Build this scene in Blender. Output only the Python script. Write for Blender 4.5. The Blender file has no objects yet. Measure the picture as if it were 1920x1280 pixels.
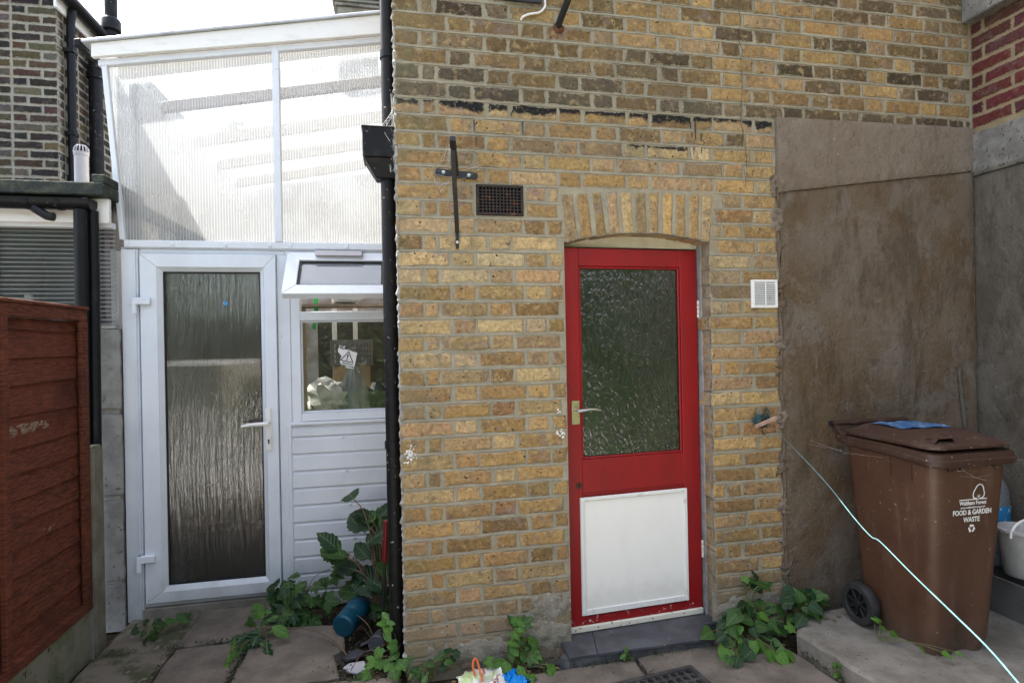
import bpy, bmesh, math, random
from mathutils import Vector, Matrix, noise as mnoise

SC = bpy.context.scene
COL = SC.collection
RAD = math.radians

# ------------------------------------------------------------------ camera, sky, sun, exposure
cam_d = bpy.data.cameras.new('camera')
cam = bpy.data.objects.new('camera', cam_d)
COL.objects.link(cam)
SC.camera = cam
cam_d.lens = 20.0
cam_d.sensor_width = 36.0
cam_d.clip_start = 0.02
cam_d.clip_end = 400.0
YAW, ROLL = 0.2000684, 0.0192413
_fw = Vector((math.sin(YAW), math.cos(YAW), 0))
_rt = Vector((math.cos(YAW), -math.sin(YAW), 0))
_up = Vector((0, 0, 1))
_rx = _rt * math.cos(ROLL) - _up * math.sin(ROLL)
_ry = _rt * math.sin(ROLL) + _up * math.cos(ROLL)
_m = Matrix((_rx, _ry, -_fw)).transposed().to_4x4()
CAM = Vector((-0.02096, -2.64076, 1.49385))
_m.translation = CAM
cam.matrix_world = _m

SUN_EL, SUN_AZ = RAD(57), RAD(45)          # azimuth: from straight behind the house towards the left
sun_dir = Vector((-math.sin(SUN_AZ) * math.cos(SUN_EL), math.cos(SUN_AZ) * math.cos(SUN_EL), math.sin(SUN_EL)))
world = bpy.data.worlds.new('World')
SC.world = world
world.use_nodes = True
wn = world.node_tree
sky = wn.nodes.new('ShaderNodeTexSky')
sky.sky_type = 'NISHITA'
sky.sun_disc = False
sky.sun_elevation = SUN_EL
sky.sun_rotation = math.atan2(sun_dir.x, sun_dir.y)
sky.air_density = 1.0
sky.dust_density = 3.5
sky.ozone_density = 1.0
hs = wn.nodes.new('ShaderNodeHueSaturation')
hs.inputs['Saturation'].default_value = 0.55
wn.links.new(sky.outputs['Color'], hs.inputs['Color'])
wn.links.new(hs.outputs['Color'], wn.nodes['Background'].inputs['Color'])
wn.nodes['Background'].inputs['Strength'].default_value = 0.15
sun_l = bpy.data.lights.new('sun', 'SUN')
sun_l.energy = 4.0
sun_l.angle = RAD(0.53)
sun_l.color = (1.0, 0.95, 0.87)
sun_o = bpy.data.objects.new('sun', sun_l)
COL.objects.link(sun_o)
sun_o.location = (-6, 4, 9)
sun_o.rotation_euler = sun_dir.to_track_quat('Z', 'Y').to_euler()
vs = SC.view_settings
vs.view_transform = 'Standard'
vs.look = 'None'
vs.gamma = 1.0
vs.exposure = 2.22
vs.use_curve_mapping = False
SC.render.engine = 'CYCLES'
SC.cycles.use_denoising = True
SC.cycles.max_bounces = 10
SC.cycles.transparent_max_bounces = 16
SC.cycles.transmission_bounces = 8
SC.cycles.sample_clamp_indirect = 6.0
SC.cycles.caustics_reflective = False
SC.cycles.caustics_refractive = False

# ------------------------------------------------------------------ helpers: materials
class NT:
    def __init__(s, name):
        s.m = bpy.data.materials.new(name)
        s.m.use_nodes = True
        s.t = s.m.node_tree
        s.b = s.t.nodes['Principled BSDF']
        s.out = s.t.nodes['Material Output']
    def put(s, sock, v):
        if isinstance(v, bpy.types.NodeSocket):
            s.t.links.new(v, sock)
        elif isinstance(v, (tuple, list)) and len(v) == 3 and sock.type == 'RGBA':
            sock.default_value = (*v, 1)
        else:
            sock.default_value = v
    def nd(s, typ, ins=None, **props):
        n = s.t.nodes.new(typ)
        for k, v in props.items():
            setattr(n, k, v)
        for k, v in (ins or {}).items():
            s.put(n.inputs[k], v)
        return n
    def pos(s):
        return s.nd('ShaderNodeNewGeometry').outputs['Position']
    def obj(s):
        return s.nd('ShaderNodeTexCoord').outputs['Object']
    def rnd(s):
        return s.nd('ShaderNodeObjectInfo').outputs['Random']
    def scaled(s, vec, sc):
        n = s.nd('ShaderNodeMapping')
        s.put(n.inputs['Vector'], vec)
        n.inputs['Scale'].default_value = sc
        return n.outputs['Vector']
    def noise(s, vec, scale, detail=4, rough=.55, dist=0.0):
        n = s.nd('ShaderNodeTexNoise', {'Vector': vec, 'Scale': scale, 'Detail': detail, 'Roughness': rough, 'Distortion': dist})
        return n.outputs['Fac']
    def voro(s, vec, scale, feature='F1', out='Distance', rand=1.0):
        n = s.nd('ShaderNodeTexVoronoi', {'Vector': vec, 'Scale': scale, 'Randomness': rand}, feature=feature)
        return n.outputs[out]
    def step(s, v, a, b):
        n = s.nd('ShaderNodeMapRange', {'Value': v, 'From Min': a, 'From Max': b}, interpolation_type='SMOOTHSTEP')
        return n.outputs['Result']
    def ma(s, op, a, b=0.0):
        n = s.nd('ShaderNodeMath', operation=op)
        s.put(n.inputs[0], a)
        s.put(n.inputs[1], b)
        return n.outputs[0]
    def mix(s, f, a, b, mode='MIX'):
        n = s.nd('ShaderNodeMix', data_type='RGBA', blend_type=mode)
        s.put(n.inputs[0], f)
        s.put(n.inputs[6], a)
        s.put(n.inputs[7], b)
        return n.outputs[2]
    def xyz(s, vec):
        n = s.nd('ShaderNodeSeparateXYZ')
        s.put(n.inputs[0], vec)
        return n.outputs
    def bump(s, h, strength=.4, dist=.004):
        n = s.nd('ShaderNodeBump', {'Height': h, 'Strength': strength, 'Distance': dist})
        s.put(s.b.inputs['Normal'], n.outputs['Normal'])
        return n.outputs['Normal']
    def base(s, col=None, rough=None, spec=None, metal=None):
        if col is not None: s.put(s.b.inputs['Base Color'], col)
        if rough is not None: s.put(s.b.inputs['Roughness'], rough)
        if spec is not None: s.put(s.b.inputs['Specular IOR Level'], spec)
        if metal is not None: s.put(s.b.inputs['Metallic'], metal)
        return s.m

def plain(name, a, b=None, scale=6.0, lo=.4, hi=.65, rough=.6, spec=.4, metal=0.0, bump=.15, bscale=60.0, bdist=.002,
          speck=None, spscale=120.0, splo=.66, sphi=.72, stretch=(1, 1, 1)):
    """a weathered surface: two colours mottled together, optional specks, fine relief"""
    n = NT(name)
    v = n.scaled(n.obj(), stretch)
    c = a
    if b is not None:
        c = n.mix(n.step(n.noise(v, scale, 6, .62), lo, hi), a, b)
    if speck is not None:
        c = n.mix(n.step(n.noise(v, spscale, 2, .5), splo, sphi), c, speck)
    n.base(c, rough, spec, metal)
    if bump:
        n.bump(n.noise(v, bscale, 5, .6), bump, bdist)
    return n.m

# ------------------------------------------------------------------ helpers: meshes
def wloc(o):
    v = Vector((0, 0, 0))
    while o is not None:
        v += o.location
        o = o.parent
    return v

def tag(o, label=None, cat=None, group=None, kind=None):
    if label: o['label'] = label
    if cat: o['category'] = cat
    if group: o['group'] = group
    if kind: o['kind'] = kind
    return o

def thing(name, loc, label, cat, group=None):
    o = bpy.data.objects.new(name, None)
    o.empty_display_size = .1
    COL.objects.link(o)
    o.location = loc
    return tag(o, label, cat, group)

class MB:
    def __init__(s):
        s.v, s.f = [], []
    def add(s, vs_, fs):
        k = len(s.v)
        s.v += [tuple(p) for p in vs_]
        s.f += [tuple(k + i for i in f) for f in fs]
        return s
    def box(s, x0, x1, y0, y1, z0, z1):
        return s.add([(x0, y0, z0), (x1, y0, z0), (x1, y1, z0), (x0, y1, z0), (x0, y0, z1), (x1, y0, z1), (x1, y1, z1), (x0, y1, z1)],
                     [(0, 3, 2, 1), (4, 5, 6, 7), (0, 1, 5, 4), (1, 2, 6, 5), (2, 3, 7, 6), (3, 0, 4, 7)])
    def prism(s, pts, y0, y1, axis='y'):
        """polygon (a, b) pulled along an axis: y -> (x,z), x -> (y,z), z -> (x,y)"""
        def P(a, b, c):
            return (a, c, b) if axis == 'y' else ((c, a, b) if axis == 'x' else (a, b, c))
        n = len(pts)
        vs_ = [P(a, b, y0) for a, b in pts] + [P(a, b, y1) for a, b in pts]
        fs = [tuple(range(n)), tuple(range(2 * n - 1, n - 1, -1))] + [(i, i + n, (i + 1) % n + n, (i + 1) % n) for i in range(n)]
        return s.add(vs_, fs)
    def tube(s, pts, r, n=8, cap=True):
        pts = [Vector(p) for p in pts]
        rs = r if isinstance(r, (list, tuple)) else [r] * len(pts)
        rings = []
        ref = None
        for i, p in enumerate(pts):
            d = (pts[min(i + 1, len(pts) - 1)] - pts[max(i - 1, 0)]).normalized()
            if ref is None:
                ref = Vector((0, 0, 1)) if abs(d.z) < .9 else Vector((1, 0, 0))
            a = d.cross(ref).normalized()
            b = a.cross(d).normalized()
            ref = b
            rings.append([p + (a * math.cos(t) + b * math.sin(t)) * rs[i] for t in [2 * math.pi * k / n for k in range(n)]])
        vs_ = [q for ring in rings for q in ring]
        fs = []
        for i in range(len(pts) - 1):
            for k in range(n):
                k2 = (k + 1) % n
                fs.append((i * n + k, i * n + k2, (i + 1) * n + k2, (i + 1) * n + k))
        if cap:
            fs.append(tuple(range(n - 1, -1, -1)))
            fs.append(tuple((len(pts) - 1) * n + k for k in range(n)))
        return s.add(vs_, fs)
    def lathe(s, prof, c, axis='z', n=20, cap=True):
        c = Vector(c)
        vs_, fs = [], []
        for r, h in prof:
            for k in range(n):
                t = 2 * math.pi * k / n
                a, b = r * math.cos(t), r * math.sin(t)
                vs_.append(c + Vector((a, b, h) if axis == 'z' else ((h, a, b) if axis == 'x' else (a, h, b))))
        for i in range(len(prof) - 1):
            for k in range(n):
                k2 = (k + 1) % n
                fs.append((i * n + k, i * n + k2, (i + 1) * n + k2, (i + 1) * n + k))
        if cap:
            fs.append(tuple(range(n - 1, -1, -1)))
            fs.append(tuple((len(prof) - 1) * n + k for k in range(n)))
        return s.add(vs_, fs)
    def grid(s, fn, nu, nv):
        vs_ = [fn(i / nu, j / nv) for j in range(nv + 1) for i in range(nu + 1)]
        fs = [(j * (nu + 1) + i, j * (nu + 1) + i + 1, (j + 1) * (nu + 1) + i + 1, (j + 1) * (nu + 1) + i) for j in range(nv) for i in range(nu)]
        return s.add(vs_, fs)
    def turn(s, piv, ax, ang, start=0):
        m = Matrix.Rotation(ang, 3, ax)
        p = Vector(piv)
        for i in range(start, len(s.v)):
            s.v[i] = tuple(m @ (Vector(s.v[i]) - p) + p)
        return s
    def rough(s, amp, scale=8.0, start=0):
        for i in range(start, len(s.v)):
            p = Vector(s.v[i])
            s.v[i] = tuple(p + mnoise.noise_vector(p * scale) * amp)
        return s
    def build(s, name, mat, parent=None, bevel=0.0, seg=1, smooth=False, origin=None, normals=True, label=None, cat=None, group=None, kind=None):
        me = bpy.data.meshes.new(name)
        off = Vector(origin) if origin is not None else (wloc(parent) if parent else Vector((0, 0, 0)))
        me.from_pydata([tuple(Vector(p) - off) for p in s.v], [], s.f)
        bm = bmesh.new()
        bm.from_mesh(me)
        if normals:
            bmesh.ops.recalc_face_normals(bm, faces=bm.faces[:])
        if bevel > 0:
            es = [e for e in bm.edges if len(e.link_faces) == 2 and e.calc_face_angle(0) > .5]
            bmesh.ops.bevel(bm, geom=es, offset=bevel, segments=seg, affect='EDGES', clamp_overlap=True)
        if smooth:
            for f in bm.faces:
                f.smooth = True
            for e in bm.edges:
                if len(e.link_faces) == 2 and e.calc_face_angle(0) > .7:
                    e.smooth = False
        bm.to_mesh(me)
        bm.free()
        if mat: me.materials.append(mat)
        o = bpy.data.objects.new(name, me)
        COL.objects.link(o)
        if parent is not None:
            o.parent = parent
            if origin is not None:
                o.location = Vector(origin) - wloc(parent)
        elif origin is not None:
            o.location = origin
        return tag(o, label, cat, group, kind)

def text_part(body, size, origin, rot, mat, parent, name, wide=1.0, bold=0.0):
    cu = bpy.data.curves.new(name, 'FONT')
    cu.body = body
    cu.size = size
    cu.align_x = 'CENTER'
    cu.align_y = 'CENTER'
    cu.extrude = .0004
    cu.offset = bold
    cu.resolution_u = 3
    t = bpy.data.objects.new(name + '_curve', cu)
    COL.objects.link(t)
    bpy.context.view_layer.update()
    me = bpy.data.meshes.new_from_object(t.evaluated_get(bpy.context.evaluated_depsgraph_get()))
    bpy.data.objects.remove(t)
    bpy.data.curves.remove(cu)
    mw = Matrix.Translation(Vector(origin) - wloc(parent)) @ rot.to_4x4() @ Matrix.Diagonal((wide, 1, 1, 1))
    me.transform(mw)
    me.name = name
    me.materials.clear()
    me.materials.append(mat)
    o = bpy.data.objects.new(name, me)
    COL.objects.link(o)
    o.parent = parent
    return o

def jit(r, a):
    return r.uniform(-a, a)

def lerp(a, b, t):
    return a + (b - a) * t

# ------------------------------------------------------------------ materials
MORTAR = (.350, .315, .240)
def brick_material(name, mortar=MORTAR, main=False, sooty=False):
    n = NT(name)
    p = n.pos()
    at = n.nd('ShaderNodeAttribute', attribute_name='col')
    c = at.outputs['Color']
    edge = at.outputs['Alpha']
    big = n.noise(p, 13, 5, .65, .6)
    c = n.mix(n.step(big, .50, .66), c, n.mix(.45, c, (.13, .10, .085), 'MIX'))          # burnt cloudy patches
    if not sooty:
        c = n.mix(n.ma('MULTIPLY', n.step(n.noise(p, 8.5, 4, .65, .8), .58, .66), .6), c, (.25, .19, .17))
        c = n.mix(n.step(n.noise(p, 24, 5, .7), .52, .66), c, n.mix(.5, c, (.54, .40, .21)))        # sandy patches
    c = n.mix(n.step(n.noise(p, 55, 5, .7), .3, .75), n.mix(1.0, c, (.70, .69, .68), 'MULTIPLY'), n.mix(1.0, c, (1.22, 1.20, 1.16), 'MULTIPLY'))
    c = n.mix(n.ma('MULTIPLY', n.step(n.noise(p, 10, 6, .75, .5), .54, .74), .30 if not sooty else .1), c, mortar)             # thin film of old mortar on the face
    pits = n.ma('MAXIMUM', n.step(n.noise(p, 95, 2, .5), .68, .73), n.step(n.noise(p, 48, 1, .5), .745, .77))
    c = n.mix(pits, c, (.035, .03, .028))
    if main:
        x = n.xyz(p)
        soot = n.ma('MULTIPLY', n.step(n.noise(n.scaled(p, (1, 1, .55)), 1.9, 6, .7, .4), .44, .70), n.ma('ADD', .22, n.ma('MULTIPLY', n.step(x[2], 2.2, 2.9), .28)))
        c = n.mix(soot, c, (.070, .060, .046))
        # soot and tar left along an old roof line
        wob = n.ma('ADD', n.ma('MULTIPLY', n.ma('SUBTRACT', n.noise(p, 34, 5, .7), .5), .06), n.ma('MULTIPLY', n.ma('SUBTRACT', n.noise(p, 4.5, 2, .5), .5), .11))
        zz = n.ma('ADD', x[2], wob)
        tar = n.ma('MULTIPLY', n.step(zz, 2.574, 2.592), n.ma('SUBTRACT', 1.0, n.step(x[2], 2.622, 2.626)))
        tar2 = n.ma('MULTIPLY', n.ma('MULTIPLY', n.step(zz, 2.438, 2.447), n.ma('SUBTRACT', 1.0, n.step(x[2], 2.462, 2.466))),
                    n.ma('MULTIPLY', n.step(x[0], 1.1, 1.14), n.ma('SUBTRACT', 1.0, n.step(x[0], 1.42, 1.46))))
        c = n.mix(n.ma('MULTIPLY', n.ma('MAXIMUM', tar, tar2), n.step(n.noise(p, 42, 5, .75), .30, .46)), c, (.016, .017, .018))
        # pale salts and grime low on the wall
        low = n.ma('SUBTRACT', 1.0, n.step(n.ma('ADD', x[2], n.ma('MULTIPLY', n.noise(p, 9, 5, .7), .3)), .25, .55))
        c = n.mix(n.ma('MULTIPLY', low, .62), c, (.22, .195, .15))
        salt = n.ma('MULTIPLY', n.step(n.noise(p, 17, 6, .75), .6, .68), n.ma('SUBTRACT', 1.0, n.step(x[2], .25, .45)))
        c = n.mix(n.ma('MULTIPLY', salt, .6), c, (.46, .45, .42))
        # faint green film near the pipe
        al = n.ma('MULTIPLY', n.ma('SUBTRACT', 1.0, n.step(x[0], .02, .22)), n.step(n.noise(p, 7, 4, .6), .35, .7))
        c = n.mix(n.ma('MULTIPLY', al, .5), c, (.13, .14, .085))
    smear = n.step(n.ma('ADD', edge, n.ma('MULTIPLY', n.ma('SUBTRACT', n.ma('ADD', n.ma('MULTIPLY', n.noise(p, 85, 5, .75), .6), n.ma('MULTIPLY', n.noise(p, 22, 3, .6), .4)), .5), 3.4)), .20, .30)
    c = n.mix(smear, n.mix(n.noise(p, 60, 4), n.mix(1.0, mortar, (.72, .72, .72), 'MULTIPLY'), mortar), c)
    crev = n.ma('MULTIPLY', n.ma('SUBTRACT', 1.0, n.step(n.ma('ADD', edge, n.ma('MULTIPLY', n.ma('SUBTRACT', n.noise(p, 50, 4, .7), .5), .5)), .02, .16)), n.step(n.noise(p, 11, 4, .65), .40, .58))  # broken edge dirt that also paints the shadow lines of the joints
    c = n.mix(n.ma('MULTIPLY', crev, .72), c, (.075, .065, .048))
    n.base(c, .92, .15)
    h = n.ma('SUBTRACT', n.noise(p, 75, 6, .7), n.ma('MULTIPLY', pits, .9))
    n.bump(h, .9, .007)
    return n.m

def mortar_material(name, col):
    n = NT(name)
    p = n.pos()
    c = n.mix(n.step(n.noise(p, 9, 6, .7), .35, .7), n.mix(1.0, col, (.80, .81, .80), 'MULTIPLY'), n.mix(1.0, col, (1.1, 1.09, 1.05), 'MULTIPLY'))
    c = n.mix(n.ma('MULTIPLY', n.step(n.noise(p, 5.5, 5, .65, .5), .48, .68), .55), c, n.mix(1.0, col, (.98, .82, .64), 'MULTIPLY'))
    c = n.mix(n.ma('MULTIPLY', n.step(n.noise(n.scaled(p, (1, 1, 2.5)), 24, 6, .75), .56, .66), .45), c, n.mix(1.0, col, (.42, .40, .36), 'MULTIPLY'))
    c = n.mix(n.step(n.noise(p, 130, 3, .6), .62, .75), c, n.mix(1.0, col, (.45, .45, .45), 'MULTIPLY'))
    x = n.xyz(p)
    soot = n.ma('MULTIPLY', n.step(n.noise(n.scaled(p, (1, 1, .55)), 1.9, 6, .7, .4), .44, .70), n.ma('ADD', .15, n.ma('MULTIPLY', n.step(x[2], 2.2, 2.9), .15)))
    c = n.mix(soot, c, (.09, .08, .06))
    low = n.ma('SUBTRACT', 1.0, n.step(n.ma('ADD', x[2], n.ma('MULTIPLY', n.noise(p, 7, 5, .7), .35)), .2, .5))
    c = n.mix(n.ma('MULTIPLY', low, .55), c, (.17, .15, .11))
    n.base(c, .95, .1)
    n.bump(n.noise(p, 120, 6, .75), .8, .005)
    return n.m

M = {}
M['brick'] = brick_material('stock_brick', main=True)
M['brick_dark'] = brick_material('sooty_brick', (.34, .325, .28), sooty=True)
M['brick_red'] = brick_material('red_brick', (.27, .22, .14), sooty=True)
M['mortar'] = mortar_material('mortar', MORTAR)
M['mortar_pale'] = mortar_material('pale_mortar', (.34, .325, .28))
M['mortar_buff'] = mortar_material('buff_mortar', (.27, .22, .14))

def render_material(name, a, b, pale, dark, sc=2.4):
    n = NT(name)
    p = n.pos()
    c = n.mix(n.step(n.noise(p, sc, 7, .62, .4), .36, .62), a, b)
    c = n.mix(n.ma('MULTIPLY', n.step(n.noise(n.scaled(p, (1, 1, .8)), 1.3, 7, .7, .5), .45, .60), .6), c, n.mix(.5, b, pale))
    c = n.mix(n.ma('MULTIPLY', n.step(n.noise(n.scaled(p, (1, 1, .75)), 4.6, 7, .72, .5), .53, .60), .42), c, pale)
    c = n.mix(n.ma('MULTIPLY', n.step(n.noise(n.scaled(p, (1, 1, .6)), 11.0, 6, .7, .7), .60, .65), .42), c, pale)
    c = n.mix(n.ma('MULTIPLY', n.step(n.noise(n.scaled(p, (1, 1, .3)), 3.1, 7, .75, .3), .52, .64), .55), c, dark)
    c = n.mix(n.ma('MULTIPLY', n.step(n.noise(p, 15, 6, .75, .6), .58, .64), .45), c, dark)
    c = n.mix(n.ma('MULTIPLY', n.step(n.noise(n.scaled(p, (.6, 1, 2.2)), 16, 5, .7, .6), .665, .70), .6), c, pale)
    c = n.mix(n.ma('MULTIPLY', n.step(n.noise(n.scaled(p, (1, 1, .35)), 6.0, 7, .75, .3), .52, .74), .75), c, dark)
    c = n.mix(n.step(n.noise(p, 85, 3, .6), .68, .73), c, dark)
    c = n.mix(n.step(n.noise(p, 60, 3, .6), .735, .76), c, (.48, .46, .42))
    zz = n.xyz(p)[2]
    damp = n.ma('SUBTRACT', 1.0, n.step(n.ma('ADD', zz, n.ma('MULTIPLY', n.noise(p, 4, 6, .7), .7)), .35, .75))
    c = n.mix(n.ma('MULTIPLY', damp, .6), c, (.085, .08, .06))
    n.base(c, .9, .2)
    n.bump(n.ma('ADD', n.noise(p, 30, 8, .75), n.ma('MULTIPLY', n.noise(p, 7, 6, .7), 2.2)), 1.0, .016)
    return n.m
M['render_brown'] = render_material('brown_render', (.125, .081, .044), (.158, .118, .080), (.215, .190, .168), (.066, .046, .030))
M['render_patch'] = render_material('grey_render_patch', (.190, .148, .108), (.225, .18, .138), (.255, .212, .17), (.13, .098, .070), 1.8)
M['render_grey'] = render_material('grey_render', (.078, .066, .050), (.112, .098, .078), (.165, .150, .128), (.042, .035, .027))
M['cement'] = plain('cement', (.24, .23, .21), (.34, .335, .31), 14, rough=.92, spec=.15, bump=.5, bscale=45, bdist=.006, speck=(.08, .08, .07))
M['cement_dark'] = plain('dark_cement', (.13, .125, .115), (.19, .185, .17), 10, rough=.92, spec=.15, bump=.6, bscale=45, bdist=.006, speck=(.05, .05, .045), spscale=50, splo=.6, sphi=.7)
M['cement_wall'] = plain('wall_cement', (.20, .18, .14), (.30, .275, .22), 16, .35, .65, rough=.95, spec=.1, bump=.9, bscale=60, bdist=.008, speck=(.42, .41, .37), spscale=80, splo=.62, sphi=.7)
M['concrete'] = plain('concrete', (.15, .135, .112), (.225, .208, .18), 7, .35, .7, rough=.92, spec=.15, bump=.5, bscale=50, bdist=.005, speck=(.09, .08, .07), spscale=70)
M['concrete_post'] = plain('exposed_aggregate_concrete', (.15, .14, .105), (.21, .20, .165), 9, .35, .65, rough=.95, spec=.1, bump=.6, bscale=110, bdist=.004, speck=(.42, .41, .38), spscale=90, splo=.70, sphi=.73)
M['gravel_board'] = plain('mossy_concrete', (.20, .19, .15), (.12, .135, .075), 9, .42, .68, rough=.95, spec=.1, bump=.6, bscale=60, bdist=.005, speck=(.05, .05, .04), spscale=25, splo=.68, sphi=.75)
M['block'] = plain('concrete_block', (.21, .205, .195), (.29, .285, .27), 10, .35, .65, rough=.95, spec=.1, bump=.5, bscale=40, bdist=.006, speck=(.09, .09, .085), spscale=35, splo=.62, sphi=.74)
M['slab'] = plain('riven_paving', (.170, .142, .118), (.105, .090, .074), 6, .35, .65, rough=.9, spec=.2, bump=.7, bscale=22, bdist=.008, speck=(.10, .085, .07), spscale=40, splo=.62, sphi=.76)
M['slab_dirty'] = plain('dirty_paving', (.17, .145, .115), (.07, .075, .04), 7, .45, .62, rough=.92, spec=.2, bump=.7, bscale=22, bdist=.008, speck=(.30, .28, .25), spscale=14, splo=.66, sphi=.78)
M['soil'] = plain('soil', (.035, .026, .018), (.075, .058, .042), 22, rough=1.0, spec=.05, bump=1.0, bscale=35, bdist=.02, speck=(.16, .14, .11), spscale=60, splo=.66, sphi=.7)
M['patio'] = plain('pale_patio', (.36, .35, .33), (.29, .28, .265), 2.0, rough=.9, spec=.2)
M['lawn'] = plain('lawn', (.028, .052, .014), (.042, .068, .022), 1.5, rough=.95, spec=.1, bump=.8, bscale=80, bdist=.03)
M['slate'] = plain('slate_tile', (.045, .048, .056), (.085, .088, .098), 9, .35, .7, rough=.42, spec=.45, bump=.25, bscale=40, bdist=.003, speck=(.28, .28, .28), spscale=55, splo=.74, sphi=.78)
M['slate_edge'] = plain('slate_edge', (.05, .052, .056), (.13, .13, .13), 12, .4, .7, rough=.7, spec=.3, bump=.5, bscale=40, bdist=.004)
def upvc(name, a, b):
    n = NT(name)
    p = n.pos()
    z = n.xyz(p)[2]
    c = n.mix(n.step(n.noise(p, 3.5, 5, .6), .4, .7), a, b)
    streak = n.ma('MULTIPLY', n.step(n.noise(n.scaled(p, (1, 1, .10)), 26, 5, .7), .55, .75), .12)
    c = n.mix(streak, c, (.34, .34, .30))
    low = n.ma('MULTIPLY', n.ma('SUBTRACT', 1.0, n.step(n.ma('ADD', z, n.ma('MULTIPLY', n.noise(p, 12, 5, .7), .35)), .12, .50)), .5)
    c = n.mix(low, c, (.26, .26, .21))
    c = n.mix(n.step(n.noise(p, 48, 2, .5), .765, .785), c, (.22, .20, .17))
    n.base(c, .34, .45)
    n.bump(n.noise(p, 160, 3), .03, .002)
    return n.m
M['upvc'] = upvc('white_upvc', (.70, .74, .80), (.645, .68, .735))
M['upvc_board'] = upvc('white_cladding', (.68, .72, .775), (.62, .655, .70))
M['white_wood'] = plain('white_painted_board', (.80, .80, .79), (.70, .69, .66), 7, .5, .75, rough=.5, bump=.15, bscale=30, stretch=(1, 4, 4))
M['alu'] = plain('aluminium_trim', (.55, .57, .60), (.45, .46, .48), 6, rough=.4, metal=.5, bump=.05)
M['gasket'] = plain('black_rubber', (.012, .012, .013), rough=.5, bump=0)
M['black_plastic'] = plain('black_plastic_pipe', (.006, .007, .009), (.014, .014, .015), 8, .5, .75, rough=.42, spec=.2, bump=.06, bscale=40, speck=(.20, .19, .17), spscale=75, splo=.73, sphi=.76)
M['black_old'] = plain('flaked_black_paint', (.007, .007, .008), (.022, .019, .017), 14, .5, .7, rough=.5, spec=.2, bump=.4, bscale=50, bdist=.003, speck=(.30, .29, .26), spscale=50, splo=.70, sphi=.73)
M['iron'] = plain('cast_iron', (.028, .022, .02), (.10, .045, .028), 26, .5, .7, rough=.75, spec=.3, bump=.5, bscale=90)
M['black_metal'] = plain('black_painted_metal', (.016, .017, .02), (.05, .04, .03), 20, .55, .72, rough=.42, bump=.2, bscale=60)
M['steel'] = plain('bright_steel', (.6, .6, .58), (.4, .4, .38), 30, rough=.28, metal=1.0, bump=.05)
M['brass'] = plain('worn_brass', (.62, .54, .30), (.50, .46, .34), 30, rough=.3, metal=.75, bump=.1, speck=(.16, .13, .09), spscale=80)
M['rust'] = plain('rust', (.12, .045, .02), (.045, .025, .018), 30, rough=.9, bump=.5)
M['cream_wood'] = plain('cream_painted_wood', (.60, .54, .40), (.48, .42, .31), 8, rough=.6, bump=.2)
M['grey_wood'] = plain('grey_frame_wood', (.30, .30, .29), (.17, .165, .155), 12, .4, .7, rough=.7, bump=.3)
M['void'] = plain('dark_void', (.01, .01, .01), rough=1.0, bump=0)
M['plaster'] = plain('cream_plaster', (.70, .69, .665), (.62, .61, .585), 2, rough=.9, bump=.1)
M['floor_in'] = plain('floor_lino', (.13, .128, .125), (.09, .088, .086), 3, rough=.6, bump=.1)
M['timber'] = plain('bare_timber', (.34, .27, .20), (.25, .20, .15), 9, stretch=(.5, 4, 4))
M['bare_grey_wood'] = plain('weathered_bare_wood', (.20, .13, .095), (.13, .075, .05), 30, stretch=(1, 1, 6))
M['felt'] = plain('mineral_felt', (.035, .042, .040), (.075, .082, .06), 16, .45, .7, rough=.95, spec=.2, bump=.9, bscale=60, bdist=.01, speck=(.22, .22, .2), spscale=110, splo=.68, sphi=.72)
M['grey_plastic'] = plain('pale_grey_plastic', (.42, .40, .43), (.36, .35, .37), 6, rough=.4, bump=.05)

def red_paint():
    n = NT('red_gloss_paint')
    v = n.obj()
    p = n.pos()
    c = n.mix(n.step(n.noise(n.scaled(v, (1, 1, .25)), 9, 5, .6), .35, .7), (.285, .007, .010), (.225, .008, .010))
    chip = n.noise(p, 34, 6, .72, .5)
    z = n.xyz(p)[2]
    x = n.xyz(p)[0]
    lowz = n.ma('SUBTRACT', 1.0, n.step(z, .10, .16))
    edge = n.ma('SUBTRACT', 1.0, n.step(x, .79, .86))
    thr = n.ma('SUBTRACT', n.ma('SUBTRACT', .775, n.ma('MULTIPLY', lowz, .17)), n.ma('MULTIPLY', edge, .055))
    m1 = n.ma('GREATER_THAN', chip, thr)
    c = n.mix(m1, c, n.mix(n.step(n.noise(p, 11, 2), .45, .55), (.62, .57, .50), (.22, .14, .09)))
    n.base(c, n.mix(m1, (.42, .42, .42), (.9, .9, .9)), .4)
    n.bump(n.ma('ADD', n.noise(n.scaled(v, (1, 1, .12)), 60, 4, .6), n.ma('MULTIPLY', m1, -1.2)), .22, .002)
    return n.m
M['red_paint'] = red_paint()
def panel_paint():
    n = NT('white_brushed_paint')
    p = n.pos()
    z = n.xyz(p)[2]
    c = n.mix(n.step(n.noise(n.scaled(p, (1, 1, .4)), 6, 5, .65), .4, .75), (.89, .87, .82), (.85, .82, .755))
    low = n.ma('SUBTRACT', 1.0, n.step(n.ma('ADD', z, n.ma('MULTIPLY', n.noise(p, 18, 6, .75), .22)), .22, .42))
    c = n.mix(n.ma('MULTIPLY', low, .32), c, (.40, .36, .29))
    c = n.mix(n.ma('MULTIPLY', n.step(n.noise(n.scaled(p, (3, 1, .4)), 12, 6, .75), .60, .74), .28), c, (.52, .49, .43))
    c = n.mix(n.step(n.noise(p, 70, 3, .6), .745, .765), c, (.25, .20, .15))
    n.base(c, .6, .3)
    n.bump(n.noise(n.scaled(p, (1, 1, .12)), 90, 5, .7), .25, .003)
    return n.m
M['white_paint'] = panel_paint()
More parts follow.
